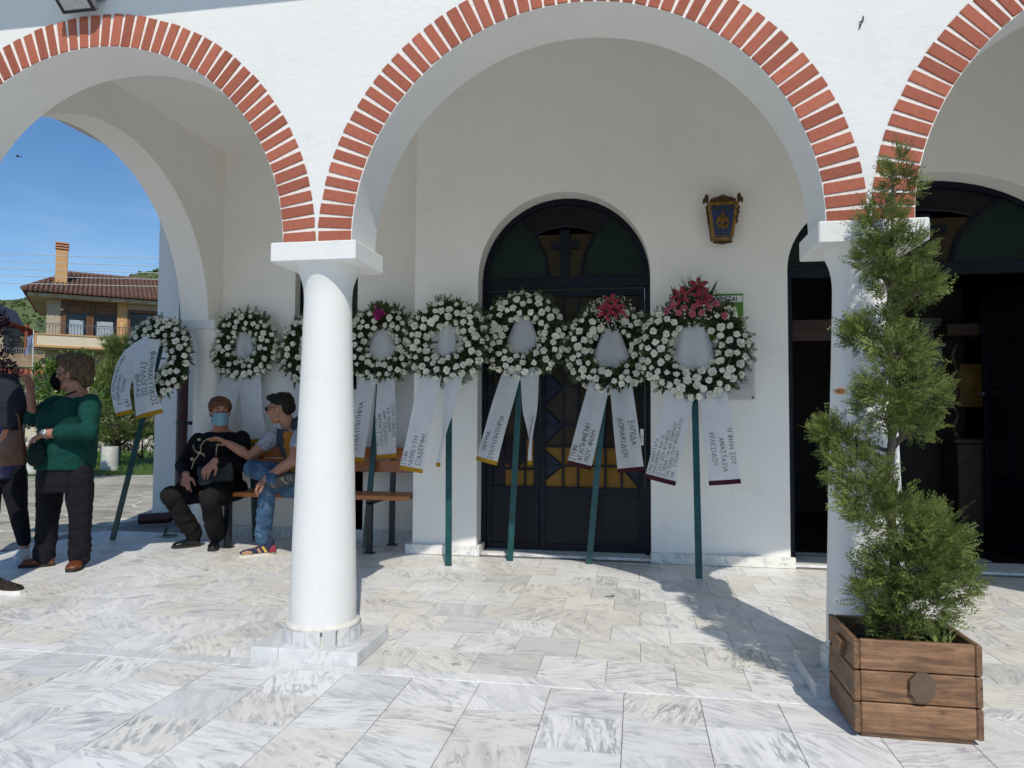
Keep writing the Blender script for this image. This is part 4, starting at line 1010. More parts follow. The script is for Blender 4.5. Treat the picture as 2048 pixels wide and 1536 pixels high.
wreath(0, (-4.912, 6.14, 0), (318, 716), .262, .128, 'white wreath turned sideways at the left pier, ribbons folded over its front', 6.30, 100, 1, None, R(-10),
       (dict(pts=[(.02, -.12, .14), (-.14, -.20, -.05), (-.24, -.20, -.30), (-.20, -.17, -.56)], w=[.16, .22, .22, .15], hem=YEL, side='L', lines=['ΑΓΑΠΗΜΕΝΗ ΜΑΣ', 'ΣΥΝΑΔΕΛΦΟ', 'ΚΑΙ   ΤΑΛΙΝΤ'], size=.046, gap=1.25, starts=[.10, .05, .02], edge=.020, ink=INKD),
        dict(pts=[(.03, -.125, .16), (.05, -.215, -.08), (.07, -.215, -.32), (.13, -.19, -.57)], w=[.17, .22, .24, .27], hem=YEL, side='R', lines=['ΦΑΡΜΑΚΕΥΤΙΚΟΣ', 'ΣΥΛΛΟΓΟΣ', 'ΒΑΛΑΣ'], size=.064, gap=1.10, starts=[.14, .24, .36], edge=.012, ink=INKD)), hole=False)

# planter with a spiral-clipped conifer ---------------------------------------------
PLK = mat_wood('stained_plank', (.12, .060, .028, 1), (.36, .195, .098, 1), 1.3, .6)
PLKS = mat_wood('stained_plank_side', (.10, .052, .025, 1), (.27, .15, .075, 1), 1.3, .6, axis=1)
PX0, PX1, PY0, PY1, PH = .80, 1.245, 2.925, 3.283, .366
pl = empty('planter', (1.022, 3.104, 0), 'brown wooden planter box with an octagonal plaque on its front', 'planter')
hw, hd = (PX1-PX0)/2, (PY1-PY0)/2
for k in range(3):
    z0, z1 = .022+.116*k, .022+.116*k+.111; dx = random.uniform(-.002, .002)
    for y in (-hd+.004, hd-.026):
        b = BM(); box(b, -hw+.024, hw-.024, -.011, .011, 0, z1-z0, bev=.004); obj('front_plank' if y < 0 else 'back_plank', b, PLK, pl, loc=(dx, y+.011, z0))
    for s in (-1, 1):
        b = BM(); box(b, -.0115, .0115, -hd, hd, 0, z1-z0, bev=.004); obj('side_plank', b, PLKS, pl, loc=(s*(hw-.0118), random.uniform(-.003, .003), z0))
b = BM()
for x in (-1, 1):
    for y in (-1, 1): box(b, x*(hw-.04)-.014, x*(hw-.04)+.014, y*(hd-.045)-.014, y*(hd-.045)+.014, .0, .34)
box(b, -hw+.03, hw-.03, -hd+.02, hd-.02, .004, .02); obj('inner_frame', b, PLK, pl)
b = BM(); q = [(.047*math.cos(R(22.5+45*k)), .058*math.sin(R(22.5+45*k))) for k in range(8)]; prism(b, q, -.016, 0); fixn(b); obj('octagon_plaque', b, simple('grey_brown_board', (.115, .075, .045, 1), .7, bump=.2), pl, loc=(.012, -hd+.003, .205))
b = BM(); prism(b, [(-.05, -.028), (.05, -.028), (.05, .028), (-.05, .028)], -.0, .022); bmesh.ops.rotate(b, verts=b.verts[:], cent=(0, 0, 0), matrix=Matrix.Rotation(R(-90), 3, 'Z')); fixn(b); obj('handle_block', b, PLKS, pl, loc=(-hw-.022, -.02, .30), rot=(0, 0, 0))
b = BM(); N = 14
g_ = [[b.verts.new((-hw+.026+(2*hw-.052)*i/N, -hd+.028+(2*hd-.056)*j/N, .285+.02*noise.noise(V((i*.7, j*.7, 0))))) for j in range(N+1)] for i in range(N+1)]
for i in range(N):
    for j in range(N): b.faces.new((g_[i][j], g_[i+1][j], g_[i+1][j+1], g_[i][j+1]))
obj('soil', b, simple('potting_soil', (.018, .012, .008, 1), .95, var=.5, nscale=60, bump=.8), pl)
b = BM(); rr = random.Random(5)
for k in range(26):
    blade(b, (.13+rr.uniform(-.03, .03), -.05+rr.uniform(-.03, .03), .29), (rr.uniform(-.5, 1.0), rr.uniform(-.6, .6), 1.0), (0, -1, .2), rr.uniform(.08, .15), .004, rr.uniform(.1, .6))
for k in range(30):
    x, y = rr.uniform(-.17, .17), rr.uniform(-.14, -.08)
    blade(b, (x, y, .285), (rr.uniform(-.7, .7), rr.uniform(-.7, .4), .8), (0, -1, .2), rr.uniform(.025, .06), .003, .5)
tag(obj('grass_tuft', b, mat_leaf('tuft', (.12, .18, .04, 1), (.30, .36, .10, 1), .5, .2), loc=(1.022, 3.104, 0)), 'green grass tuft growing at the edge of the planter soil', 'grass')

tree = empty('topiary_conifer', (1.01, 3.13, .28), 'tall spiral trained conifer with feathery green sprays in the wooden planter', 'conifer')
JUN = mat_leaf('conifer_spray', (.040, .066, .013, 1), (.235, .285, .070, 1), .6, .18, 7)
BARK = simple('grey_bark', (.13, .10, .075, 1), .9, var=.35, nscale=30, bump=.7, bscale=60)
b = BM(); rr = random.Random(11)
trunk = [V((0, 0, 0)), V((.01, 0, .3)), V((-.012, .0, .62)), V((.014, .0, .95)), V((.0, 0, 1.3)), V((.02, 0, 1.65)), V((.03, 0, 1.95))]
tube(b, trunk, [.022, .020, .018, .015, .012, .008, .004], 8); obj('trunk', b, BARK, tree, smooth=True)
# crown: clumps (photo outline turned into volumes round the trunk)
def cl(px, py, Y, rx, ry, rz): p = at(px, py, Y) - V((1.01, 3.13, .28)); return (p, rx, ry, rz)
clumps = [cl(1795, 365, 3.14, .050, .045, .125), cl(1765, 455, 3.12, .090, .07, .10), cl(1745, 520, 3.10, .055, .07, .06), cl(1800, 500, 3.10, .105, .09, .085), cl(1838, 575, 3.09, .065, .08, .075), cl(1790, 565, 3.12, .09, .09, .065),
          cl(1755, 655, 3.13, .095, .085, .068), cl(1716, 672, 3.16, .05, .06, .045), cl(1800, 700, 3.06, .10, .09, .07), cl(1795, 775, 3.05, .15, .11, .075), cl(1850, 790, 3.10, .075, .09, .085), cl(1765, 815, 3.10, .10, .10, .09), cl(1825, 850, 3.10, .085, .09, .06),
          cl(1692, 890, 3.16, .075, .07, .062), cl(1655, 862, 3.18, .038, .04, .045), cl(1720, 945, 3.10, .12, .11, .085), cl(1745, 1000, 3.06, .135, .11, .085), cl(1800, 1040, 3.02, .16, .12, .085), cl(1868, 1075, 3.04, .115, .12, .09), cl(1845, 1130, 3.05, .165, .13, .09), cl(1905, 1165, 3.07, .085, .10, .07), cl(1790, 1140, 3.08, .12, .11, .10), cl(1755, 1185, 3.10, .09, .09, .075), cl(1830, 1215, 3.07, .135, .12, .065), cl(1790, 1250, 3.08, .10, .09, .05)]
def spray(bm, p, d, ln):
    """flat feathery twig: a stem with scale-leaved side shoots"""
    d = V(d).normalized(); u, v, _ = frame_of(d); an = rr.uniform(0, 6.28); s = u*math.cos(an)+v*math.sin(an); n_ = d.cross(s)
    prev = V(p); nn = 6
    for i in range(1, nn+1):
        t = i/nn; q = V(p)+d*(ln*t)+n_*(.10*ln*t*t)
        for sd in (-1, 1):
            sl = ln*.52*(1-t*.62)*rr.uniform(.7, 1.15); dd = (d*.85+s*sd*.75+n_*rr.uniform(-.3, .3)).normalized(); w = sl*.062+.0009
            m_ = q+dd*sl*.55; e_ = q+dd*sl; x_ = dd.cross(n_)
            bm.faces.new((bm.verts.new(q-x_*w*.6), bm.verts.new(m_-x_*w), bm.verts.new(e_), bm.verts.new(m_+x_*w)))
            for s2 in (-1, 1):
                d3 = (dd*.8+x_*s2*.7).normalized(); q3 = q+dd*sl*rr.uniform(.3, .6); e3 = q3+d3*sl*.42; x3 = d3.cross(n_)*(w*.75)
                bm.faces.new((bm.verts.new(q3-x3), bm.verts.new(e3), bm.verts.new(q3+x3)))
        prev = q
b = BM(); bt = BM()
for (c_, rx, ry, rz) in clumps:
    vol = (rx*ry*rz)**(1/3); cnt = int(100+5600*(rx*rz+rx*ry+ry*rz))
    for k in range(cnt):
        g3 = V((rr.gauss(0, 1), rr.gauss(0, 1), rr.gauss(0, 1))).normalized(); f = rr.uniform(.15, 1.0)**.55
        p = c_+V((g3.x*rx, g3.y*ry, g3.z*rz))*f; ax = V((c_.x*.3, 0, c_.z-.1)); d = g3*.75+V((p.x*1.8, p.y*1.0, .55))*.6+V((rr.uniform(-.4, .4), rr.uniform(-.4, .4), rr.uniform(-.2, .4)))
        spray(b, p, d, rr.uniform(.032, .066)*(1.55 if rr.random() < .16 else 1))
    for k in range(7):
        zt = max(0.02, c_.z-.10+rr.uniform(-.03, .03)); tube(bt, [V((0, 0, zt)), V((c_.x*.5, c_.y*.5, (zt+c_.z)/2)), c_+V((rr.uniform(-1, 1)*rx*.6, rr.uniform(-1, 1)*ry*.6, rr.uniform(-.5, .6)*rz))], [.005, .003, .0015], 4)
obj('branch', bt, BARK, tree)['kind'] = 'stuff'
obj('foliage', b, JUN, tree)['kind'] = 'stuff'
bm = BM(); p = at(1688, 782, 3.16)-V((1.01, 3.13, .28))
for k in range(9): spray(bm, p+V((.02*k/9, 0, 0)), (-1, -.3, rr.uniform(-.4, .4)), .045)
obj('dead_spray', bm, simple('dry_orange', (.38, .18, .05, 1), .8), tree)['kind'] = 'stuff'

# a few bits lying about
b = BM(); rr = random.Random(2)
for k in range(16): blade(b, (rr.uniform(-.1, .1), rr.uniform(-.06, .06), .006+.01*rr.random()), (rr.uniform(-1, 1), rr.uniform(-1, 1), .12), (0, 0, 1), rr.uniform(.08, .16), .015, .15)
q = onz(330, 1074); tag(obj('fallen_leaves', b, mat_leaf('fallen_green', (.03, .07, .02, 1), (.07, .13, .03, 1), .5, .1), loc=(q.x, q.y, .003)), 'dark green leaves lying on the floor by the pipe', 'leaves')
q = onz(406, 1141)
b = BM(); blade(b, (0, 0, .003), (1, .3, .1), (0, 0, 1), .05, .010, .15); tag(obj('fallen_leaf', b, mat_leaf('yellow_leaf', (.28, .30, .05, 1), (.4, .42, .08, 1), .5, .1), loc=(q.x, q.y, .002)), 'single yellow green leaf lying on the sunny marble', 'leaf')
q = onz(1226, 1194)
b = BM(); sphere(b, (0, 0, .006), .008, .006, .006, 8, 5); tube(b, [(0, 0, .004), (-.05, -.01, .002)], .002, 4); tag(obj('cigarette_stub', b, simple('dark_stub', (.03, .025, .02, 1), .8), loc=(q.x, q.y, .001)), 'tiny dark stub lying on the porch tiles', 'stub')
# ------------------------------------------------------------------ what lies beyond the porch, on the left
HILLM = NT('hill_scrub'); co = HILLM.coord()
n1 = HILLM.noise(co, .012, 6, .6); n2 = HILLM.noise(co, .09, 6, .7)
c = HILLM.ramp(HILLM.math('ADD', HILLM.math('MULTIPLY', n1, .5), HILLM.math('MULTIPLY', n2, .5)), [(.38, (.06, .095, .025, 1)), (.52, (.125, .165, .05, 1)), (.66, (.19, .205, .085, 1))])
HILLM.col(c); HILLM.b.inputs['Roughness'].default_value = .95; HILLM.bump(n2, 1.0, 4.0); HILLM = HILLM.m
prof = [(-400, 640), (-150, 612), (-40, 600), (25, 598), (90, 591), (160, 578), (235, 560), (262, 548), (290, 541), (318, 539), (420, 520), (600, 505), (900, 540), (1300, 600)]
b = BM(); NU, NV = 120, 26; grid = []
for i in range(NU+1):
    px = -400+1700*i/NU
    k = max(j for j in range(len(prof)-1) if prof[j][0] <= px+1e-6); (x0, y0), (x1, y1) = prof[k], prof[k+1]
    py = y0+(y1-y0)*(px-x0)/(x1-x0); top = at(px, py, 380); flat_ = V((top.x, top.y, 0)); row = []
    for j in range(NV+1):
        t = j/NV; u = t/.62
        q = flat_*(.42+.58*u) if t <= .62 else flat_*(1+.6*(t-.62))
        hgt = top.z*(u**1.25 if t <= .62 else max(0, 1-(t-.62)*1.4)); n_ = noise.noise(V((q.x*.02, q.y*.02, 0)))*9*min(1, u)*(0 if abs(t-.62) < .02 else 1)
        row.append(b.verts.new((q.x, q.y, hgt+n_-.1)))
    grid.append(row)
for i in range(NU):
    for j in range(NV): b.faces.new((grid[i][j], grid[i+1][j], grid[i+1][j+1], grid[i][j+1]))
fixn(b); tag(obj('hill', b, HILLM, smooth=True), kind='structure')
rr = random.Random(8)
bush = BM()
hm = bpy.data.objects['hill'].data
for k in range(3600):
    i = rr.randint(14, 62); j = rr.randint(4, 16); a_ = hm.vertices[i*(NV+1)+j].co; c_ = hm.vertices[(i+1)*(NV+1)+j+1].co
    p = a_.lerp(c_, rr.random()) + V((rr.uniform(-3, 3), rr.uniform(-3, 3), 0)); s = rr.uniform(.5, 1.5)
    bmesh.ops.create_icosphere(bush, subdivisions=1, radius=s, matrix=Matrix.Translation(p) @ Matrix.Diagonal((1, 1, .7, 1)))
tag(obj('hill_scrub', bush, simple('scrub_green', (.075, .115, .03, 1), .95, var=.45, nscale=.05)), 'dense green scrub scattered over the hillside', 'scrub', kind='stuff')

# main house
HZ = R(39.7); C0 = at(91, 690, 30)
house = empty('house', (C0.x, C0.y, 0), 'beige two storey house with tiled roof, orange chimney and long balcony', 'house', rz=HZ)
STUC = simple('beige_stucco', (.44, .37, .27, 1), .9, var=.06, nscale=2); OCH = simple('ochre_stucco', (.56, .33, .14, 1), .9, var=.06, nscale=3)
WOODB = simple('brown_joinery', (.14, .060, .022, 1), .6, var=.2, nscale=4); CREAM = simple('cream_panel', (.68, .58, .42, 1), .9, var=.05, nscale=3)
CLAYT = NT('roof_tile_clay'); co = CLAYT.coord(); c = CLAYT.ramp(CLAYT.noise(co, 5, 6, .7), [(.3, (.12, .062, .044, 1)), (.7, (.225, .125, .092, 1))]); CLAYT.col(c); CLAYT.b.inputs['Roughness'].default_value = .9; CLAYT = CLAYT.m
b = BM()
for x0, x1, z0, z1 in ((0, .80, 4.4, 6.9), (1.66, 1.96, 4.4, 6.9), (2.94, 3.44, 4.4, 6.9), (.80, 1.66, 6.65, 6.9), (1.96, 2.94, 6.65, 6.9), (3.44, 4.9, 6.45, 6.9), (4.9, 9, 4.4, 6.9), (0, 9, .3, 4.399)): box(b, x0, x1, 0, .25, z0, z1)
box(b, 0, .25, .251, 7, 0, 6.9); box(b, 8.75, 9, .251, 7, 0, 6.9); box(b, .251, 8.749, 6.8, 7, 0, 6.9); box(b, .251, 8.749, 1.6, 1.7, 4.4, 6.6)
obj('wall', b, STUC, house)
BLIND = simple('pale_blind', (.38, .45, .50, 1), .6, var=.05)
for x0, x1, z1 in ((.80, 1.66, 6.65), (1.96, 2.94, 6.65)):
    b = BM()
    box(b, x0-.22, x0, -.05, .20, 4.45, z1+.1); box(b, x1, x1+.22, -.05, .20, 4.45, z1+.1); box(b, x0, x1, -.05, .20, z1-.12, z1+.1); box(b, x0, x1, .06, .18, z1-.55, z1-.121)
    w = obj('balcony_door', b, WOODB, house)
    b = BM()
    for k in range(12): box(b, x0+.14, x1-.14, .10, .13, 4.75+k*.085, 4.75+k*.085+.078)
    obj('blind', b, BLIND, w)
    b = BM(); box(b, x0, x1, .14, .17, 4.46, z1-.55); obj('pane', b, simple('dark_pane', (.015, .014, .016, 1), .15), w)
b = BM(); box(b, 3.44, 3.56, -.04, .2, 4.45, 6.45); box(b, 4.78, 4.9, -.04, .2, 4.45, 6.45); box(b, 3.56, 4.78, -.04, .2, 6.3, 6.46); w = obj('balcony_door', b, WOODB, house)
b = BM(); box(b, 3.56, 4.78, .15, .18, 4.45, 6.3); obj('pane', b, simple('dark_pane2', (.012, .012, .014, 1), .2), w)
b = BM(); lathe(b, [(.0, 4.4), (.16, 4.4), (.16, 5.55), (.12, 5.66), (.0, 5.8)], c=(3.20, -.45), seg=16); obj('ochre_post', b, OCH, house, smooth=True, angle=40)
b = BM(); box(b, 2.98, 3.40, -.06, -.005, 4.4, 6.899); obj('ochre_pilaster', b, OCH, house)
b = BM(); box(b, -.35, 5.5, -1.25, 0, 4.28, 4.42); obj('balcony_slab', b, STUC, house)
b = BM(); box(b, -.28, 2.55, -1.38, -1.26, 4.36, 4.84); w = obj('balcony_front', b, CREAM, house)
b = BM(); box(b, -.36, 2.63, -1.42, -1.24, 4.841, 4.90); box(b, -.36, 2.63, -1.41, -1.24, 4.26, 4.358); box(b, -.36, -.281, -1.40, -1.24, 4.359, 4.84); obj('ochre_trim', b, OCH, w)
rail = BM(); RZ0, RZ1 = 4.90, 5.38
for k in range(46):
    x = -.3+k*.125; tube(rail, [(x, -1.32, RZ0), (x, -1.32, RZ1)], .011, 5)
    if k % 2 == 0 and k < 45: tube(rail, [(x+.125*math.cos(t)*1+.125, -1.32, RZ1-.22+.16*math.sin(t)) for t in [math.pi*q/6 for q in range(7)]], .010, 5)
tube(rail, [(-.3, -1.32, RZ1), (5.4, -1.32, RZ1)], .018, 6); tube(rail, [(-.3, -1.32, RZ1), (-.3, 0, RZ1)], .018, 6)
obj('railing', rail, simple('grey_iron', (.10, .10, .10, 1), .6), house)
b = BM(); box(b, -.28, 5.4, -1.2, -.06, 4.2, 4.279); obj('balcony_soffit', b, STUC, house)
# roof: hip on the left, corrugated tile courses
EX0, EX1, EY0, EY1, EZ, RZ_, RXS, RYC = -.92, 9.9, -.85, 7.8, 6.93, 8.55, 2.3, 3.45
b = BM()
def rv(x, y, z): return b.verts.new((x, y, z))
p = [rv(EX0, EY0, EZ), rv(EX1, EY0, EZ), rv(EX1, RYC, RZ_), rv(RXS*.35, RYC, RZ_), rv(EX0, EY1, EZ), rv(EX1, EY1, EZ)]
for q in ((0, 1, 2, 3), (0, 3, 4), (3, 2, 5, 4)): b.faces.new([p[i] for i in q])
bmesh.ops.solidify(b, geom=b.faces[:], thickness=.05); fixn(b); roof = obj('roof', b, CLAYT, house)
tl = BM(); pitch = (RZ_-EZ)/(RYC-EY0); LX = RXS*.35
ncol = 54
for k in range(ncol):
    x = EX0+.1+k*.20
    tmax = 1.0 if x >= LX else (x-EX0)/(LX-EX0)
    if tmax < .05: continue
    nr = max(1, int(13*tmax))
    for r_ in range(nr):
        t0 = r_/13; t1 = min(tmax, (r_+1.12)/13)
        a_ = V((x, EY0-.06+(RYC-EY0)*t0, EZ+.045+(RZ_-EZ)*t0)); c_ = V((x, EY0-.06+(RYC-EY0)*t1, EZ+.030+(RZ_-EZ)*t1))
        tube(tl, [a_, c_], [.088, .074], 6, mi=0)
for k in range(26):
    y = EY0+.15+k*.32; 
    t_ = 1-abs(y-RYC)/(RYC-EY0)
    if t_ > .04: tube(tl, [(EX0-.05, y, EZ+.04), (EX0+(LX-EX0)*t_, y, EZ+.04+(RZ_-EZ)*t_)], [.088, .08], 6)
for k in range(30): tube(tl, [(LX+.3*k, RYC, RZ_+.06), (LX+.3*k+.34, RYC, RZ_+.05)], [.12, .10], 6)
for k in range(9):
    t0, t1 = k/9, (k+1.1)/9; tube(tl, [(EX0+(LX-EX0)*t0, EY0+(RYC-EY0)*t0, EZ+.08+(RZ_-EZ)*t0), (EX0+(LX-EX0)*t1, EY0+(RYC-EY0)*t1, EZ+.07+(RZ_-EZ)*t1)], [.12, .10], 6)
obj('roof_tiles', tl, CLAYT, roof)['kind'] = 'stuff'
b = BM(); box(b, -.75, 9.6, -.68, -.02, 6.72, 6.88); box(b, -.75, -.02, -.019, 7.4, 6.72, 6.88)
obj('eave_soffit', b, STUC, house)
for k in range(12):
    b = BM(); box(b, -.04, .04, -.80, -.69, 6.74, 6.84); obj('rafter_end', b, WOODB, house, loc=(-.4+.75*k, 0, 0))
b = BM(); box(b, .25, .76, .9, 1.35, 7.3, 9.30); ch = obj('chimney', b, OCH, house)
b = BM()
for k in range(3): box(b, .22, .79, .87, 1.38, 9.36+.13*k, 9.43+.13*k)
obj('cap_tile', b, simple('chimney_cap', (.55, .25, .15, 1), .9), ch)
b = BM(); box(b, .30, .71, .95, 1.30, 9.301, 9.62); obj('flue', b, simple('soot', (.015, .012, .012, 1), .9), ch)
b = BM(); box(b, .16, .85, .6, 1.0, 7.40, 7.56); obj('flashing', b, CREAM, ch)
b = BM(); box(b, .52, .68, -.10, -.005, 6.18, 6.26); obj('wall_lamp', b, CREAM, house)

# neighbouring house further left
C1 = at(-4, 664, 34)
nb = empty('neighbour_house', (C1.x, C1.y, 0), 'small house with a red tiled gable left of the beige house', 'house', rz=R(41))
b = BM(); box(b, -3, 1.0, 0, 5, 0, 5.45); prism(b, [(-3, 5.452), (1.0, 5.452), (-.3, 6.35)], .0, .2); fixn(b); obj('wall', b, STUC, nb)
b = BM()
for s in (0,):
    vs = [b.verts.new(p_) for p_ in ((-.3, -.9, 6.55), (2.3, -.9, 5.55), (2.3, 5, 5.55), (-.3, 5, 6.55), (-3.2, -.9, 5.5), (-3.2, 5, 5.5))]
    b.faces.new((vs[0], vs[1], vs[2], vs[3])); b.faces.new((vs[4], vs[0], vs[3], vs[5]))
bmesh.ops.solidify(b, geom=b.faces[:], thickness=.10); fixn(b); obj('roof', b, simple('red_roof', (.33, .10, .06, 1), .85, var=.3, nscale=6), nb)
b = BM(); box(b, .25, 1.0, -.03, .0, 4.2, 5.9); obj('window', b, simple('dark_pane3', (.015, .012, .012, 1), .2), nb)
b = BM(); tube(b, [(1.35, -.6, 4.0), (1.35, -.6, 6.1)], .10, 10); obj('post', b, simple('red_post', (.25, .07, .035, 1), .7), nb)
b = BM()
for k in range(24): tube(b, [(-.4+.11*k, -.9, 4.05), (-.4+.11*k, -.9, 4.75)], .012, 5)
tube(b, [(-.4, -.9, 4.75), (2.2, -.9, 4.75)], .02, 6); obj('railing', b, simple('blue_grey_rail', (.25, .28, .33, 1), .6), nb)
b = BM(); box(b, -3, 2.6, -1.0, 0, 3.75, 4.0); obj('balcony_slab', b, CREAM, nb)
b = BM(); box(b, 1.6, 2.5, .4, .6, 4.8, 5.7); obj('brown_shutter', b, simple('brown_shutter', (.06, .02, .012, 1), .6), nb)
C2 = at(-34, 640, 42)
gr = empty('grey_roofed_house', (C2.x, C2.y, 0), 'dark grey roofed building rising behind the red gable', 'house', rz=R(30))
b = BM(); box(b, -4, .6, 0, 5, 0, 8.1); obj('wall', b, simple('grey_render', (.25, .26, .30, 1), .9), gr)
b = BM(); prism(b, [(-4.3, 7.0), (1.5, 7.0), (.5, 8.9), (-3.5, 8.9)], -.4, 5.4); fixn(b); obj('roof', b, simple('slate_roof', (.055, .055, .075, 1), .7), gr)
C3 = at(55, 715, 29)
sh = empty('lean_to_shed', (C3.x, C3.y, 0), 'low lean-to with cream boards and a red tiled edge beneath the balcony', 'shed', rz=R(41))
b = BM(); box(b, -2, 1.2, 0, 2, 0, 3.2); obj('wall', b, CREAM, sh)
b = BM(); vs = [b.verts.new(p_) for p_ in ((-2.2, -.5, 3.35), (1.3, -.5, 3.35), (1.3, 2, 4.1), (-2.2, 2, 4.1))]; b.faces.new(vs); bmesh.ops.solidify(b, geom=b.faces[:], thickness=.06); obj('roof', b, simple('tan_sheet', (.50, .38, .24, 1), .9, var=.3, nscale=3), sh)
b = BM()
for k in range(12): tube(b, [(-1.6+.2*k, -.9, 2.9), (-1.6+.2*k, -.3, 3.2)], .09, 6)
obj('roof_tile', b, simple('red_tile', (.32, .09, .05, 1), .85), sh)['kind'] = 'stuff'
# flag
fp = at(66, 700, 27)
flag = empty('flag', (fp.x, fp.y, 3.0), 'blue and white striped flag hanging on a pole by the balcony', 'flag', rz=R(30))
b = BM(); tube(b, [(0, 0, -3), (0, 0, 1.8)], .02, 6); obj('pole', b, simple('white_pole', (.7, .7, .7, 1), .5), flag)
FBL = simple('flag_blue', (.02, .10, .42, 1), .7); FWH = simple('flag_white', (.72, .74, .78, 1), .7)
def fs(u, v): return V((-.05-.22*u+.05*math.sin(v*5), -.03+.05*math.sin(u*7+v*2), 1.60-.78*v-.18*u))
for i in range(9):
    b = BM(); g_ = []
    for r_ in range(9): g_.append([b.verts.new(fs((i+e_)/9, r_/8)) for e_ in (0, 1)])
    for a_, c_ in zip(g_, g_[1:]): b.faces.new((a_[0], a_[1], c_[1], c_[0]))
    bmesh.ops.solidify(b, geom=b.faces[:], thickness=.004); obj('stripe', b, FBL if i % 2 == 0 else FWH, flag)
# wires
WIRE = simple('bare_wire', (.55, .56, .56, 1), .5)
for k, (ya, yb) in enumerate(((508, 517), (522, 532.5), (536.5, 546), (551, 559), (566, 573))):
    a_, c_ = at(0, ya, 20), at(316, yb, 20); d = c_-a_
    P_ = [a_+d*(-3+7*i/28) + V((0, 0, -.012*(1-((i-14)/14)**2)*4)) + V((0, 0, .048*(1-((12-14)/14)**2))) for i in range(29)]
    b = BM(); tube(b, P_, .0105, 5)
    o = obj('power_line', b, WIRE); tag(o, ('highest of the five overhead wires crossing the sky', 'second overhead wire from the top, passing the chimney', 'middle one of the five overhead wires beside the chimney', 'overhead wire running level with the roof ridge', 'lowest overhead wire, crossing in front of the roof tiles')[k], 'wire', 'overhead wires in front of the house')
# bird
bp_ = at(36, 313, 30); bird = empty('bird', bp_, 'small dark bird gliding in the blue sky', 'bird')
b = BM(); sphere(b, (0, 0, 0), .075, .03, .03, 8, 6); sphere(b, (-.08, 0, .01), .028, seg=6, rng=5); obj('body', b, simple('bird_black', (.015, .015, .02, 1), .7), bird, smooth=True)
for s in (-1, 1):
    b = BM(); vs = [b.verts.new(q) for q in ((-.04, 0, .01), (.05, 0, .01), (.10, s*.10, .04), (.07, s*.19, -.0), (0, s*.10, .05))]; b.faces.new(vs); bmesh.ops.solidify(b, geom=b.faces[:], thickness=.004); obj('wing', b, bpy.data.materials['bird_black'], bird)

# white painted stone drums and rubble wall
LIME = simple('limewash', (.60, .60, .56, 1), .95, var=.22, nscale=9, bump=.8, bscale=25)
for (px, py, Y, r_, h_, lab) in ((219, 941, None, .165, .50, 'white limewashed stone drum standing on the lawn under the pine'), (62, 948, None, .15, .42, 'white limewashed stone drum behind the legs of the standing women')):
    q = onz(px, py); b = BM(); rr = random.Random(px); N = 20
    rings = []
    for i in range(7):
        z = h_*i/6; rings.append([b.verts.new(((r_+rr.uniform(-.008, .008)+(.006 if i % 2 else 0))*math.cos(2*math.pi*k/N), (r_+rr.uniform(-.008, .008))*math.sin(2*math.pi*k/N), z)) for k in range(N)])
    for a_, c_ in zip(rings, rings[1:]):
        for k in range(N): b.faces.new((a_[k], a_[(k+1) % N], c_[(k+1) % N], c_[k]))
    b.faces.new(rings[-1]); tag(obj('stone_drum', b, LIME, loc=(q.x, q.y, 0), smooth=True, angle=50), lab, 'stone drum', 'limewashed stone drums on the lawn')
rw = empty('rubble_wall', (-15.5, 20, 0), 'low wall of pale rubble stones at the back of the lawn', 'wall')
STONE = simple('pale_rubble', (.50, .46, .38, 1), .95, var=.3, nscale=4, bump=.6, bscale=20, rnd=.2); rr = random.Random(4)
stones = []
for k in range(5):
    b = BM(); bmesh.ops.create_icosphere(b, subdivisions=2, radius=.14)
    for v in b.verts: v.co *= 1+.28*noise.noise(v.co*9+V((k*5, 0, 0)))
    stones.append(mesh('stone', b, STONE, smooth=True, angle=40))
for row in range(3):
    for k in range(34):
        o = link('stone', rr.choice(stones), rw, (-4.6+.27*k+(.13 if row % 2 else 0), (-4.6+.27*k)*.42+rr.uniform(-.04, .04), .08+row*.17), (rr.uniform(0, 6), rr.uniform(0, 6), rr.uniform(0, 6)), (rr.uniform(.9, 1.3), rr.uniform(.8, 1.1), rr.uniform(.7, .9)))

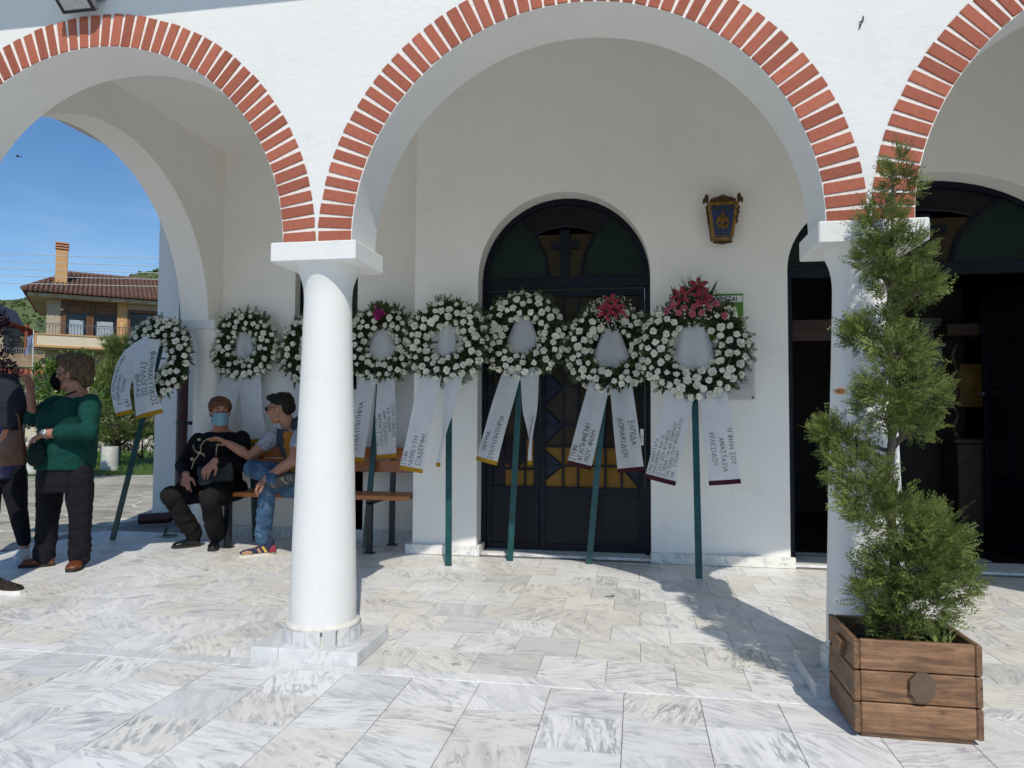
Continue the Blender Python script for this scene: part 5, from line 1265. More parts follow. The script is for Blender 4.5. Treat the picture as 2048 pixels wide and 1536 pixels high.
# trees and shrubs
PINE = mat_leaf('pine_needle', (.075, .12, .028, 1), (.27, .335, .10, 1), .6, .25, 3)
CAND = mat_leaf('pine_candle', (.26, .27, .10, 1), (.42, .40, .19, 1), .7, .2, 5)
q = onz(217, 936); pb = V((q.x-.25, q.y+.55, 0))
pine = empty('pine_tree', pb, 'young bushy pine with pale upright shoots on the lawn', 'pine tree')
b = BM(); tube(b, [(0, 0, 0), (.02, 0, .5), (-.03, 0, 1.2), (.03, .0, 2.0), (.05, 0, 2.7)], [.085, .075, .06, .04, .015], 10); obj('trunk', b, simple('dark_bark', (.045, .032, .024, 1), .95, var=.4, nscale=14, bump=.8), pine, smooth=True)
b = BM(); bb = BM(); cd_ = BM(); rr = random.Random(21)
for k in range(2300):
    z = .55+2.35*rr.random()**.9; rmax = .98*(1-((z-1.1)/2.1)**2*.75)*(.72+.28*math.sin(z*7)) if z > 1.1 else .55+.75*(z-.45)
    a_ = rr.uniform(0, 6.283); r_ = rmax*rr.uniform(.35, 1.05); p = V((.15+math.cos(a_)*r_, math.sin(a_)*r_, z)); d = V((math.cos(a_)*.9, math.sin(a_)*.9, .75)).normalized()
    for m in range(17):
        dd = (d+V((rr.uniform(-.75, .75), rr.uniform(-.75, .75), rr.uniform(-.6, .75)))).normalized(); ln_ = rr.uniform(.12, .20); x_ = dd.cross(V((rr.uniform(-1, 1), rr.uniform(-1, 1), .3))).normalized()*.0052
        b.faces.new((b.verts.new(p-x_), b.verts.new(p+dd*ln_), b.verts.new(p+x_)))
    if k % 26 == 0: tube(bb, [(0, 0, z-.3), p*.6+V((0, 0, z-.15))*.4, p], [.02, .012, .006], 5)
    if z > 1.5 and rr.random() < .15: tube(cd_, [p, p+V((rr.uniform(-.03, .03), rr.uniform(-.03, .03), rr.uniform(.12, .26)))], [.012, .004], 5)
obj('foliage', b, PINE, pine)['kind'] = 'stuff'; obj('limb', bb, bpy.data.materials['dark_bark'], pine)['kind'] = 'stuff'; obj('young_shoots', cd_, CAND, pine)['kind'] = 'stuff'
def leafy(name, loc, label, cat, mat, ells, n, ln_, w_, seed, stem=(0, 0, .8), bark=None):
    rr = random.Random(seed); root = empty(name, loc, label, cat); b = BM()
    for k in range(n):
        c_, rx, ry, rz = rr.choice(ells); g3 = V((rr.gauss(0, 1), rr.gauss(0, 1), rr.gauss(0, 1))).normalized()*rr.uniform(.35, 1.0)**.5
        if noise.noise(V((g3.x*2+seed, g3.y*2, g3.z*2))) < -.22: continue
        p = V(c_)+V((g3.x*rx, g3.y*ry, g3.z*rz)); d = g3+V((rr.uniform(-.8, .8), rr.uniform(-.8, .8), rr.uniform(-.3, .8)))
        blade(b, p, d, (rr.uniform(-.5, .5), rr.uniform(-1, .3), 1), ln_*rr.uniform(.7, 1.2), w_, rr.uniform(0, .4))
    obj('foliage', b, mat, root)['kind'] = 'stuff'
    b = BM()
    for c_, rx, ry, rz in ells: tube(b, [(stem[0], stem[1], 0), (stem[0]*.5+c_[0]*.3, stem[1]*.5+c_[1]*.3, c_[2]*.5), c_], [.035, .025, .008], 6)
    obj('stems', b, bark or bpy.data.materials['dark_bark'], root); return root
q = at(128, 800, 11.5)
leafy('laurel_shrub', (q.x, q.y, 0), 'glossy bright green broadleaf shrub behind the woman in green', 'shrub', mat_leaf('laurel_leaf', (.045, .10, .018, 1), (.16, .26, .045, 1), .35, .25, 4), [((-.35, 0, 1.75), .30, .3, .42), ((-.05, 0, 1.35), .55, .4, .5), ((.35, .1, 1.25), .42, .4, .65), ((.1, 0, .7), .6, .4, .5), ((-.12, 0, 1.95), .18, .2, .25)], 2600, .10, .020, 31)
q = at(-12, 660, 12.5)
leafy('purple_plum_tree', (q.x, q.y, 0), 'dark purple leaved plum tree at the left edge', 'plum tree', mat_leaf('plum_leaf', (.010, .006, .011, 1), (.045, .016, .026, 1), .4, .15, 5), [((.05, 0, 2.75), .40, .4, .42), ((-.3, 0, 2.5), .6, .5, .6), ((.30, 0, 2.05), .22, .3, .22), ((.05, 0, 1.9), .40, .4, .45), ((.0, 0, 3.1), .22, .25, .2)], 3000, .085, .018, 41)
q = at(285, 880, 17)
leafy('dark_hedge', (q.x, q.y, 0), 'dark low shrub under the pine by the rubble wall', 'shrub', mat_leaf('hedge_leaf', (.02, .035, .012, 1), (.05, .08, .025, 1), .6, .15, 5), [((0, 0, .6), 1.3, .5, .45), ((-.8, 0, .5), .6, .5, .35)], 2200, .09, .014, 51)
q = at(150, 800, 24)
leafy('garden_tree', (q.x, q.y, 0), 'round green garden tree in front of the beige house wall', 'tree', mat_leaf('tree_leaf', (.04, .075, .018, 1), (.12, .17, .04, 1), .55, .2, 3), [((0, 0, 2.4), 1.3, 1.0, 1.3), ((2.2, 0, 2.2), 1.4, 1.0, 1.2), ((-1.5, 0, 1.6), 1.1, 1.0, 1.0)], 4200, .16, .035, 61)
# ------------------------------------------------------------------ people
def limb(bm, pts, rads):
    """tapered limb: round ends, round joints"""
    pts = [V(p) for p in pts]
    tube(bm, pts, rads, 14)
    for p, r_ in zip(pts, rads): bmesh.ops.create_icosphere(bm, subdivisions=2, radius=r_*.995, matrix=Matrix.Translation(p))
def loft(bm, rings, seg=20):
    """rings: (centre, half-width vector, half-depth vector)"""
    rs = [[bm.verts.new(V(c_)+V(u)*math.cos(2*math.pi*k/seg)+V(v)*math.sin(2*math.pi*k/seg)) for k in range(seg)] for c_, u, v in rings]
    for a, c_ in zip(rs, rs[1:]):
        for k in range(seg): bm.faces.new((a[k], a[(k+1) % seg], c_[(k+1) % seg], c_[k]))
    bm.faces.new(list(reversed(rs[0]))); bm.faces.new(rs[-1])
def ell(bm, c_, s, f, u, rs, rf, ru):
    m = Matrix((s, f, u)).transposed().to_4x4(); 
    bmesh.ops.create_icosphere(bm, subdivisions=3, radius=1, matrix=Matrix.Translation(V(c_)) @ m @ Matrix.Diagonal((rs, rf, ru, 1)))
def blob(name, bm, mats, voxel=.007, smooth=4, disp=None, parent=None, org=None, sub=True):
    """union of the rough solids as ONE smooth continuous skin"""
    bmesh.ops.recalc_face_normals(bm, faces=bm.faces[:])
    me = bpy.data.meshes.new('tmp'); bm.to_mesh(me); bm.free(); o = bpy.data.objects.new('tmp', me); col.objects.link(o)
    m = o.modifiers.new('r', 'REMESH'); m.mode = 'VOXEL'; m.voxel_size = voxel; m.use_smooth_shade = True
    if smooth: m = o.modifiers.new('s', 'SMOOTH'); m.iterations = smooth; m.factor = .5
    dg = bpy.context.evaluated_depsgraph_get(); out_ = bpy.data.meshes.new_from_object(o.evaluated_get(dg))
    bpy.data.objects.remove(o); bpy.data.meshes.remove(me)
    if disp:
        ns = [v.normal.copy() for v in out_.vertices]
        for v, n_ in zip(out_.vertices, ns): v.co += n_*disp(v.co)
    if org is not None: out_.transform(Matrix.Translation(-V(org)))
    out_.name = name
    for mt in (mats if isinstance(mats, (list, tuple)) else [mats]): out_.materials.append(mt)
    for p in out_.polygons: p.use_smooth = True
    return link(name, out_, parent)
def folds(amp=.006, sx=11, sz=17, seed=0, zlo=None):
    def f(p):
        a = noise.noise(V((p.x*sx+seed, p.y*sx, p.z*sz))); b_ = noise.noise(V((p.x*sx*2.3, p.y*sx*2.3+seed, p.z*sz*1.5)))
        k = 1.0
        if zlo is not None: k = 1+1.6*max(0, 1-abs(p.z-zlo)/.14)
        return amp*k*((1-abs(a)*2.2)*.7+b_*.45)
    return f
def hand(bm, w, d, n_, side, curl=.5, scale=1.0, spread=.12, thumb=.6):
    """palm and five fingers; d along the hand, n_ out of the palm, side +1/-1 puts the thumb along +/- (d x n_)"""
    d = V(d).normalized(); n_ = V(n_); n_ = (n_-d*n_.dot(d)).normalized(); a = d.cross(n_)*side; S_ = scale; w = V(w)
    loft(bm, [(w-d*.02*S_, a*.026*S_, n_*.018*S_), (w+d*.02*S_, a*.032*S_, n_*.017*S_), (w+d*.06*S_, a*.040*S_, n_*.015*S_), (w+d*.088*S_, a*.039*S_, n_*.012*S_)], 14)
    for i, (off, ln_) in enumerate(((.030, .072), (.010, .082), (-.010, .077), (-.029, .060))):
        p = w+d*(.083-.004*abs(i-1))*S_+a*off*S_; dd = (d+a*spread*(1.5-i)*.5).normalized(); pts = [p-d*.02*S_]; q = p
        for k, fr in enumerate((.45, .32, .23)):
            ang = curl*(.55+.35*k)*(1+.10*i); dd = (Quaternion(a*side, ang if False else 0) @ dd) if False else (dd*math.cos(ang)+n_*math.sin(ang)).normalized()
            n_k = n_; pts.append(q); q = q+dd*ln_*fr*S_
        pts.append(q); limb(bm, pts, [.0095*S_, .0095*S_, .0088*S_, .008*S_, .0068*S_][:len(pts)])
    b0 = w+d*.022*S_+a*.028*S_; d1 = (d*.6+a*.7+n_*thumb*.5).normalized(); d2 = (d*.9+a*.25+n_*thumb*.6).normalized()
    limb(bm, [b0-a*.012*S_, b0+d1*.036*S_, b0+d1*.036*S_+d2*.030*S_, b0+d1*.036*S_+d2*.052*S_], [.014*S_, .0115*S_, .0105*S_, .008*S_])
def skin_mat(name, c):
    t = NT(name); co = t.coord(); n1 = t.noise(co, 18, 4)
    t.col(t.ramp(n1, [(.3, tuple(x*.86 for x in c[:3])+(1,)), (.7, c)])); t.b.inputs['Roughness'].default_value = .55
    t.b.inputs['Subsurface Weight'].default_value = .08; t.b.inputs['Subsurface Radius'].default_value = (.01, .004, .002); t.b.inputs['Specular IOR Level'].default_value = .35
    t.bump(t.noise(co, 120, 3), .12, .002); return t.m
def basis(f, up=(0, 0, 1)):
    f = V(f).normalized(); u = V(up); u = (u-f*u.dot(f)).normalized(); return f.cross(u), f, u      # s = right-hand side seen from the person
def head_solids(bm, c_, s, f, u, k=1.0):
    E = lambda o, rs, rf, ru: ell(bm, V(c_)+s*o[0]*k+f*o[1]*k+u*o[2]*k, s, f, u, rs*k, rf*k, ru*k)
    E((0, -.012, .032), .074, .094, .088); E((0, .022, -.040), .057, .068, .074); E((0, .062, -.094), .024, .022, .020)
    for q in (-1, 1):
        E((q*.036, .066, -.020), .026, .024, .026); E((q*.030, .080, .030), .026, .012, .010); E((q*.077, -.004, -.008), .009, .020, .032); E((q*.047, .02, -.075), .022, .036, .026)
    limb(bm, [V(c_)+f*.088*k+u*.020*k, V(c_)+f*.108*k-u*.018*k], [.010*k, .0145*k]); E((0, .094, -.028), .019, .012, .010)
    E((0, .083, -.054), .024, .012, .006); E((0, .081, -.066), .021, .012, .007)
def eyes(c_, s, f, u, root, org, open_=1.0, k=1.0):
    G = lambda nm, *a: bpy.data.materials.get(nm) or simple(nm, *a)
    for q in (-1, 1):
        b = BM(); ell(b, V(c_)-V(org)+s*q*.031*k+f*.081*k+u*.011*k, s, f, u, .0125*k, .009*k, .007*k*open_); e_ = obj('eye', b, G('eye_white', (.55, .52, .48, 1), .3), root, smooth=True)
        b = BM(); ell(b, V(c_)-V(org)+s*q*.031*k+f*.087*k+u*.011*k, s, f, u, .0055*k, .0045*k, .0055*k*open_); obj('iris', b, G('eye_dark', (.02, .012, .008, 1), .2), e_, smooth=True)
        b = BM(); limb(b, [V(c_)-V(org)+s*q*.017*k+f*.092*k+u*.034*k, V(c_)-V(org)+s*q*.034*k+f*.090*k+u*.040*k, V(c_)-V(org)+s*q*.050*k+f*.078*k+u*.034*k], [.0035*k, .004*k, .002*k]); obj('eyebrow', b, G('brow', (.06, .035, .02, 1), .8), root, smooth=True)
def hair_disp(sx=30, amp=.006, axis=None):
    def f(p): return amp*(noise.noise(V((p.x*sx, p.y*sx, p.z*sx*.35)))+.6*noise.noise(V((p.x*sx*2.2, p.y*sx*2.2, p.z*sx*.7))))
    return f
def hair_mat(name, c1, c2):
    t = NT(name); co = t.coord(); n1 = t.noise(t.mapping(co, (60, 60, 14)), 1.0, 5, .65); t.col(t.ramp(n1, [(.35, c1), (.66, c2)])); t.b.inputs['Roughness'].default_value = .65; t.b.inputs['Specular IOR Level'].default_value = .2
    t.bump(n1, .6, .005); return t.m
def shoe(name, heel, toe, mats, root, org, h=.075, wd=.045, sole=True, collar=.10, solem=None, up=(0, 0, 1)):
    """low shoe from heel to toe, both on the ground"""
    heel, toe = V(heel)-V(org), V(toe)-V(org); d = (toe-heel); ln_ = d.length; d.normalize(); n_ = V(up); a = d.cross(n_).normalized()
    b = BM(); c_ = lambda t, z: heel+d*(ln_*t)+n_*z
    loft(b, [(c_(0.0, .035), a*wd*.45, n_*.030), (c_(.06, .048), a*wd*.72, n_*.046), (c_(.22, .052), a*wd*.80, n_*.050), (c_(.45, .042), a*wd*.86, n_*.040), (c_(.68, .034), a*wd*1.0, n_*.030), (c_(.88, .029), a*wd*.86, n_*.025), (c_(.98, .024), a*wd*.45, n_*.016)])
    limb(b, [c_(.20, .06), c_(.18, collar)], [wd*.82, wd*.80])
    o = blob(name, b, mats, .006, 3, None, root)
    if sole:
        b = BM(); N = 26; pts = []
        for k in range(N):
            t = k/(N-1); wv = wd*(.95*math.sin(math.pi*min(1, t*2.4+.12)*.5)**.6)*(1.0 if t < .7 else math.sqrt(max(.02, 1-((t-.7)/.33)**2)))*(.86+.22*t); pts.append((t, wv))
        lo = [c_(t*1.02-.01, 0)+a*w_ for t, w_ in pts]+[c_(t*1.02-.01, 0)-a*w_ for t, w_ in reversed(pts)]; hi = [p+n_*(.022) for p in lo]
        A = [b.verts.new(p) for p in lo]; B_ = [b.verts.new(p) for p in hi]; n2 = len(A); b.faces.new(A); b.faces.new(B_)
        for k in range(n2): b.faces.new((A[k], A[(k+1) % n2], B_[(k+1) % n2], B_[k]))
        fixn(b); obj('sole', b, solem or simple('rubber_sole', (.02, .018, .016, 1), .8), o)
    return o
def mask_mesh(c_, s, f, u, org, k=1.0, kind='flat'):
    b = BM(); NU, NVv = 12, 8; g_ = []
    for i in range(NU+1):
        x = -1+2*i/NU; row = []
        for j in range(NVv+1):
            y = -1+2*j/NVv
            fx = .126-.062*x*x-.012*y*y+ (.0 if kind == 'flat' else .022*(1-x*x)*(1-y*y)); hh = .052*(1-.18*x*x) if kind == 'flat' else .062*(1-.45*x*x)
            row.append(b.verts.new(V(c_)-V(org)+s*x*.064*k+f*fx*k+u*(-.048+y*hh + (.003*math.sin(y*9) if kind == 'flat' else 0))*k))
        g_.append(row)
    for i in range(NU):
        for j in range(NVv): b.faces.new((g_[i][j], g_[i+1][j], g_[i+1][j+1], g_[i][j+1]))
    bmesh.ops.solidify(b, geom=b.faces[:], thickness=.002); fixn(b)
    st = BM()
    for q in (-1, 1):
        for y in (-.9, .9):
            a0 = V(c_)-V(org)+s*q*.064*k+f*.062*k+u*(-.048+y*.04)*k; a1 = V(c_)-V(org)+s*q*.081*k-f*.012*k+u*(.002+y*.016)*k; tube(st, [a0, (a0+a1)/2+s*q*.006*k, a1], .0022, 5)
    return b, st

SKIN_A = skin_mat('skin_tan', (.41, .20, .135, 1)); SKIN_B = skin_mat('skin_rosy', (.46, .22, .155, 1)); SKIN_C = skin_mat('skin_warm', (.40, .195, .125, 1))

# ---- woman in the green jumper -------------------------------------------------------
def person(label, g): 
    return label
def P(px, py, Y): return at(px, py, Y)
org = onz(122, 1136); org = V((org.x, org.y, 0))
fb = V((-.86, -.51, 0)).normalized(); lf_ = V((-fb.y, fb.x, 0)); lf_ = -lf_ if lf_.y > 0 else lf_       # her left, towards the camera
hc = P(146, 747, 4.98); s, f, u = basis((-.96, -.26, -.05)); s = -s if s.y > 0 else s
pel, wst, bst, shd, nk = P(131, 945, 4.98), P(134, 885, 4.98), P(138, 838, 4.98), P(150, 803, 5.0), P(158, 786, 5.0)
HR, HL = P(103, 950, 5.04), P(157, 950, 4.94); KR, KL = P(96, 1030, 5.01), P(161, 1030, 4.95); AR, AL = P(88, 1114, 5.0), P(159, 1112, 5.0)
SR, SL = P(112, 808, 5.14), P(180, 806, 4.90); ER, EL = P(66, 838, 5.02), P(178, 862, 4.80); WR, WL = P(61, 790, 4.95), P(86, 868, 4.72)
def torso(b, add=0.0, kd=1.0, zs=1.0, hem=None):
    R_ = [(pel, .205, .180), (wst, .208, .19), (bst, .200, .178), (shd, .178, .112), (nk-V((0, 0, .005)), .085, .075)]
    loft(b, [(c_, lf_*(a+add), fb*(d_+add)) for c_, a, d_ in (([(hem, .222, .19)] if hem is not None else [])+R_)], 28)
b = BM(); torso(b); head_solids(b, hc, s, f, u, 1.16); limb(b, [hc-u*.07-f*.015, nk-V((0, 0, .05))], [.066, .078])
limb(b, [SR, ER, WR], [.062, .052, .032]); limb(b, [SL, EL, WL], [.066, .055, .034])
hand(b, WR, V((-.05, -.1, 1)), V((-1, -.1, 0)), -1, .38, 1.10, .25); hand(b, WL, V((-.72, -.10, -.42)), V((.25, .5, -.75)), -1, .55, 1.12)
for h_, k_, a_ in ((HR, KR, AR), (HL, KL, AL)): limb(b, [h_, k_, a_], [.095, .065, .045])
pg = blob('person', b, SKIN_A, .0065, 3, None, None, org); pg.location = org
tag(pg, 'standing woman in a green jumper and dark trousers wearing a black face mask', 'person')
GREENJ = mat_cloth('green_knit', (.006, .055, .045, 1), None, 500, .95, .12)
hem = P(131, 936, 4.98)
b = BM(); torso_r = [(hem, .240, .205), (wst+V((0, 0, -.06)), .240, .208), (wst, .232, .206), (bst, .220, .192), (shd, .190, .122), (nk-V((0, 0, .035)), .125, .10)]
loft(b, [(c_, lf_*a, fb*d_) for c_, a, d_ in torso_r], 30)
ell(b, bst+fb*.12-lf_*.08-V((0, 0, .02)), lf_, fb, V((0, 0, 1)), .10, .08, .11); ell(b, bst+fb*.12+lf_*.09-V((0, 0, .02)), lf_, fb, V((0, 0, 1)), .10, .08, .11)
limb(b, [SR, SR.lerp(ER, .55), ER, ER.lerp(WR, .15)], [.072, .068, .062, .054]); limb(b, [SL, SL.lerp(EL, .5), EL, EL.lerp(WL, .62)], [.076, .074, .068, .056])
blob('jumper', b, GREENJ, .0075, 4, folds(.0075, 9, 13, 3), pg, org)
TROU = mat_cloth('charcoal_twill', (.011, .011, .016, 1), None, 700, .85)
b = BM(); loft(b, [(pel+V((0, 0, .10)), lf_*.222, fb*.192), (pel+V((0, 0, .04)), lf_*.222, fb*.19), (pel-V((0, 0, .06)), lf_*.225, fb*.19), (pel-V((0, 0, .14)), lf_*.215, fb*.17)], 26)
for h_, k_, a_ in ((HR, KR, AR), (HL, KL, AL)): limb(b, [h_, h_.lerp(k_, .5), k_, k_.lerp(a_, .6), V((a_.x, a_.y, .075))], [.106, .096, .080, .074, .073])
blob('trousers', b, TROU, .008, 4, folds(.007, 8, 15, 9, .15), pg, org)
LEATH = simple('tan_leather', (.15, .045, .016, 1), .35, var=.2, nscale=20, bump=.1)
shoe('shoe', (AR.x+.065, AR.y+.035, 0), (AR.x-.14, AR.y-.085, 0), LEATH, pg, org, collar=.085, wd=.056)
q = onz(157, 1137); shoe('shoe', (AL.x-.05, AL.y+.06, 0), (AL.x+.07, AL.y-.16, 0), LEATH, pg, org, collar=.075, wd=.056)
HAIR1 = hair_mat('short_brown_hair', (.028, .019, .012, 1), (.15, .10, .06, 1))
b = BM(); k = 1.17
for o_, r_ in (((0, -.030, .060), (.092, .104, .080)), ((0, -.075, .01), (.082, .062, .085)), ((0, .045, .092), (.076, .060, .040)), ((.055, -.03, .015), (.035, .062, .06)), ((-.055, -.03, .015), (.035, .062, .06)), ((0, -.085, -.055), (.055, .038, .045))):
    ell(b, hc+s*o_[0]*k+f*o_[1]*k+u*o_[2]*k, s, f, u, r_[0]*k, r_[1]*k, r_[2]*k)
blob('hair', b, HAIR1, .006, 2, hair_disp(26, .011), pg, org)
eyes(hc, s, f, u, pg, org, .8, 1.16)
BLACKM = mat_cloth('black_cotton', (.008, .008, .011, 1), None, 900, .9)
mb, st = mask_mesh(hc, s, f, u, org, 1.16, 'cup'); mk = obj('face_mask', mb, BLACKM, pg, smooth=True); obj('ear_loop', st, BLACKM, mk, smooth=True)
d_ = (WL-EL).normalized(); b = BM(); uu, vv, _ = frame_of(d_); c_ = WL-d_*.03-org
tube(b, [c_+(uu*math.cos(t)+vv*math.sin(t))*.040 for t in [2*math.pi*i/18 for i in range(19)]], .006, 6); wt = obj('watch', b, simple('silver_band', (.35, .33, .30, 1), .35, metal=.8), pg, smooth=True)
nn = (V((.1, -1, .35))).normalized(); b = BM(); tube(b, [c_+nn*.036, c_+nn*.047], .021, 18); obj('dial', b, simple('white_dial', (.65, .65, .63, 1), .3), wt)
b = BM(); tube(b, [nk-org+lf_*.10+V((0, 0, .012)), nk-org+fb*.06+lf_*.085-V((0, 0, .01)), nk-org+fb*.115+lf_*.03-V((0, 0, .055)), bst-org+fb*.2-lf_*.02+V((0, 0, .03))], .006, 6); obj('cord', b, BLACKM, pg)
q = WL+V((-.06, -.02, -.10)); bg_ = empty('folded_jacket', q, 'dark folded garment held low in the hand of the woman in green', 'jacket')
b = BM(); ell(b, V((.03, .0, -.03)), V((1, 0, 0)), V((0, 1, 0)), V((0, 0, 1)), .060, .045, .07); ell(b, V((.0, .02, -.08)), V((1, 0, 0)), V((0, 1, 0)), V((0, 0, 1)), .07, .05, .06)
blob('cloth', b, mat_cloth('dark_green_cloth', (.006, .022, .018, 1), None, 500, .9), .008, 3, folds(.01, 14, 14, 5), bg_)

# ---- person at the left edge: grey sleeve, navy blouse, black leggings, tan bag --------
org = onz(20, 1112); org = V((org.x-.05, org.y, 0)); fb2 = V((.80, .60, 0)).normalized(); sd2 = V((.6, -.8, 0))
pel, bst, nk, hc = P(2, 940, 5.25), P(0, 830, 5.25), P(-22, 752, 5.25), P(-30, 690, 5.25); s, f, u = basis((.9, .35, 0))
H1, H2 = P(25, 945, 5.25), P(-25, 945, 5.25); K1, K2 = P(36, 1020, 5.25), P(-20, 1025, 5.22); A1, A2 = P(48, 1085, 5.24), P(-25, 1090, 5.2)
S1 = P(14, 768, 5.1); E1 = P(28, 812, 4.98); W1_ = P(20, 872, 4.98); S2 = P(-60, 775, 5.35); E2 = P(-70, 850, 5.35); W2_ = P(-45, 900, 5.2)
b = BM(); loft(b, [(pel, sd2*.17, fb2*.14), (bst, sd2*.16, fb2*.14), (nk-V((0, 0, .08)), sd2*.16, fb2*.10), (nk, sd2*.07, fb2*.07)], 24); head_solids(b, hc, s, f, u, 1.05); limb(b, [hc-u*.07, nk], [.055, .06])
limb(b, [S1, E1, W1_], [.06, .05, .034]); limb(b, [S2, E2, W2_], [.06, .05, .034]); hand(b, W1_, V((.3, -.1, -1)), V((.2, 1, 0)), 1, .4); hand(b, W2_, V((.4, 0, -1)), V((0, 1, 0)), -1, .4)
for h_, k_, a_ in ((H1, K1, A1), (H2, K2, A2)): limb(b, [h_, k_, a_], [.088, .060, .040]); limb(b, [a_, V((a_.x, a_.y, .07))], [.038, .034])
p2 = blob('person', b, SKIN_B, .007, 3, None, None, org); p2.location = org
tag(p2, 'standing person cut off by the left edge in navy blouse, grey sleeve and black leggings', 'person')
t = NT('navy_print_satin'); co = t.coord(); vo = t.n('ShaderNodeTexVoronoi'); vo.inputs['Scale'].default_value = 26; t.l(co, vo.inputs['Vector'])
t.col(t.mix(t.ramp(vo.outputs['Distance'], [(.14, (1, 1, 1)), (.2, (0, 0, 0))]), (.012, .016, .055, 1), (.55, .58, .65, 1))); t.b.inputs['Roughness'].default_value = .35; NAVYP = t.m
b = BM(); loft(b, [(pel-V((0, 0, .06)), sd2*.215, fb2*.18), (pel+V((0, 0, .1)), sd2*.20, fb2*.17), (bst, sd2*.19, fb2*.165), (nk-V((0, 0, .08)), sd2*.175, fb2*.115), (nk-V((0, 0, .02)), sd2*.09, fb2*.085)], 26)
blob('blouse', b, NAVYP, .008, 4, folds(.008, 10, 12, 1), p2, org)
b = BM(); limb(b, [S1, S1.lerp(E1, .5), E1, E1.lerp(W1_, .55)], [.088, .092, .095, .075]); limb(b, [S2, E2, W2_], [.078, .066, .05]); loft(b, [(bst, sd2*.195, fb2*.10), (nk-V((0, 0, .06)), sd2*.19, fb2*.12)], 20)
blob('cardigan', b, mat_cloth('slate_jersey', (.026, .028, .038, 1), None, 500, .95), .008, 4, folds(.006, 9, 9, 4), p2, org)
b = BM(); loft(b, [(pel, sd2*.175, fb2*.15), (pel-V((0, 0, .12)), sd2*.18, fb2*.14)], 20)
for h_, k_, a_ in ((H1, K1, A1), (H2, K2, A2)): limb(b, [h_, h_.lerp(k_, .5), k_, k_.lerp(a_, .4), a_+V((0, 0, .01))], [.105, .092, .070, .064, .050])
blob('leggings', b, mat_cloth('black_jersey', (.009, .010, .014, 1), None, 700, .9), .008, 4, folds(.003, 10, 10, 2), p2, org)
WSHOE = simple('white_trainer', (.62, .62, .60, 1), .5, var=.1, nscale=12)
shoe('shoe', (A1.x-.04, A1.y+.06, 0), (A1.x+.10, A1.y-.15, 0), WSHOE, p2, org, collar=.11, wd=.05, solem=WSHOE); shoe('shoe', (A2.x-.01, A2.y+.07, 0), (A2.x-.03, A2.y-.19, 0), WSHOE, p2, org, collar=.11, wd=.05, solem=WSHOE)
b = BM(); ell(b, hc-f*.03+u*.04, s, f, u, .088, .10, .09); ell(b, hc-f*.07-u*.06, s, f, u, .08, .055, .11); blob('hair', b, hair_mat('dark_hair', (.006, .005, .004, 1), (.018, .013, .010, 1)), .007, 2, hair_disp(26, .008), p2, org)
eyes(hc, s, f, u, p2, org, 1, 1.05)
q = P(24, 892, 4.95); bag = empty('handbag', q, 'tan brown leather handbag held by the person at the left edge', 'handbag')
TANB = simple('tan_bag_leather', (.13, .048, .016, 1), .45, var=.3, nscale=9, bump=.2)
b = BM(); loft(b, [(V((0, 0, -.15)), V((.13, 0, 0)), V((0, .055, 0))), (V((0, 0, -.05)), V((.125, 0, 0)), V((0, .06, 0))), (V((0, 0, .08)), V((.10, 0, 0)), V((0, .04, 0))), (V((0, 0, .13)), V((.09, 0, 0)), V((0, .02, 0)))], 24); blob('bag_body', b, TANB, .008, 4, folds(.006, 10, 10, 7), bag)
b = BM(); tube(b, [(-.07, 0, .12), (-.06, -.01, .24), (0, -.01, .30), (.06, -.01, .24), (.07, 0, .12)], .009, 6); obj('strap', b, TANB, bag, smooth=True)

# ---- person outside the left edge: only a dark trainer reaches into the picture -----------
q = onz(20, 1196); org = V((q.x-.30, q.y+.02, 0)); fb3 = V((.97, .2, 0)).normalized(); sd3 = V((.2, -.97, 0)); base = V((q.x-.62, q.y+.08, 0))
Z = lambda z, dx=0, dy=0: base+V((dx, dy, z))
b = BM(); loft(b, [(Z(.92), sd3*.17, fb3*.13), (Z(1.15), sd3*.16, fb3*.12), (Z(1.38), sd3*.19, fb3*.11), (Z(1.5), sd3*.07, fb3*.07)], 24); s, f, u = basis((.97, .2, 0)); hc = Z(1.66, .02); head_solids(b, hc, s, f, u, 1.05); limb(b, [hc-u*.07, Z(1.46)], [.055, .062])
hp = [Z(.90, 0, -.09), Z(.90, 0, .09)]; kn = [Z(.50, .13, -.10), Z(.48, -.06, .10)]; an = [V((q.x-.225, q.y+.045, .09)), Z(.09, -.12, .12)]
for h_, k_, a_ in zip(hp, kn, an): limb(b, [h_, k_, a_], [.088, .06, .042])
for sg in (-1, 1):
    sh_, el_, wr_ = Z(1.40, 0, sg*.19), Z(1.14, -.02, sg*.24), Z(.92, .08, sg*.22); limb(b, [sh_, el_, wr_], [.058, .047, .032]); hand(b, wr_, (.2, 0, -1), (0, -sg, 0), 1, .4)
p3 = blob('person', b, SKIN_C, .008, 3, None, None, org); p3.location = org
tag(p3, 'person standing mostly beyond the left edge, one black white-soled trainer in view', 'person')
b = BM(); loft(b, [(Z(.86), sd3*.185, fb3*.15), (Z(1.15), sd3*.18, fb3*.14), (Z(1.38), sd3*.20, fb3*.125), (Z(1.47), sd3*.08, fb3*.08)], 24)
for sg in (-1, 1): limb(b, [Z(1.40, 0, sg*.19), Z(1.14, -.02, sg*.24), Z(.96, .06, sg*.22)], [.07, .06, .048])
blob('shirt', b, mat_cloth('dark_shirt', (.03, .03, .04, 1)), .009, 4, folds(.006, 9, 9, 2), p3, org)
b = BM(); loft(b, [(Z(.95), sd3*.18, fb3*.14), (Z(.84), sd3*.18, fb3*.14)], 20)
for h_, k_, a_ in zip(hp, kn, an): limb(b, [h_, k_, a_+V((0, 0, .03))], [.10, .075, .060])
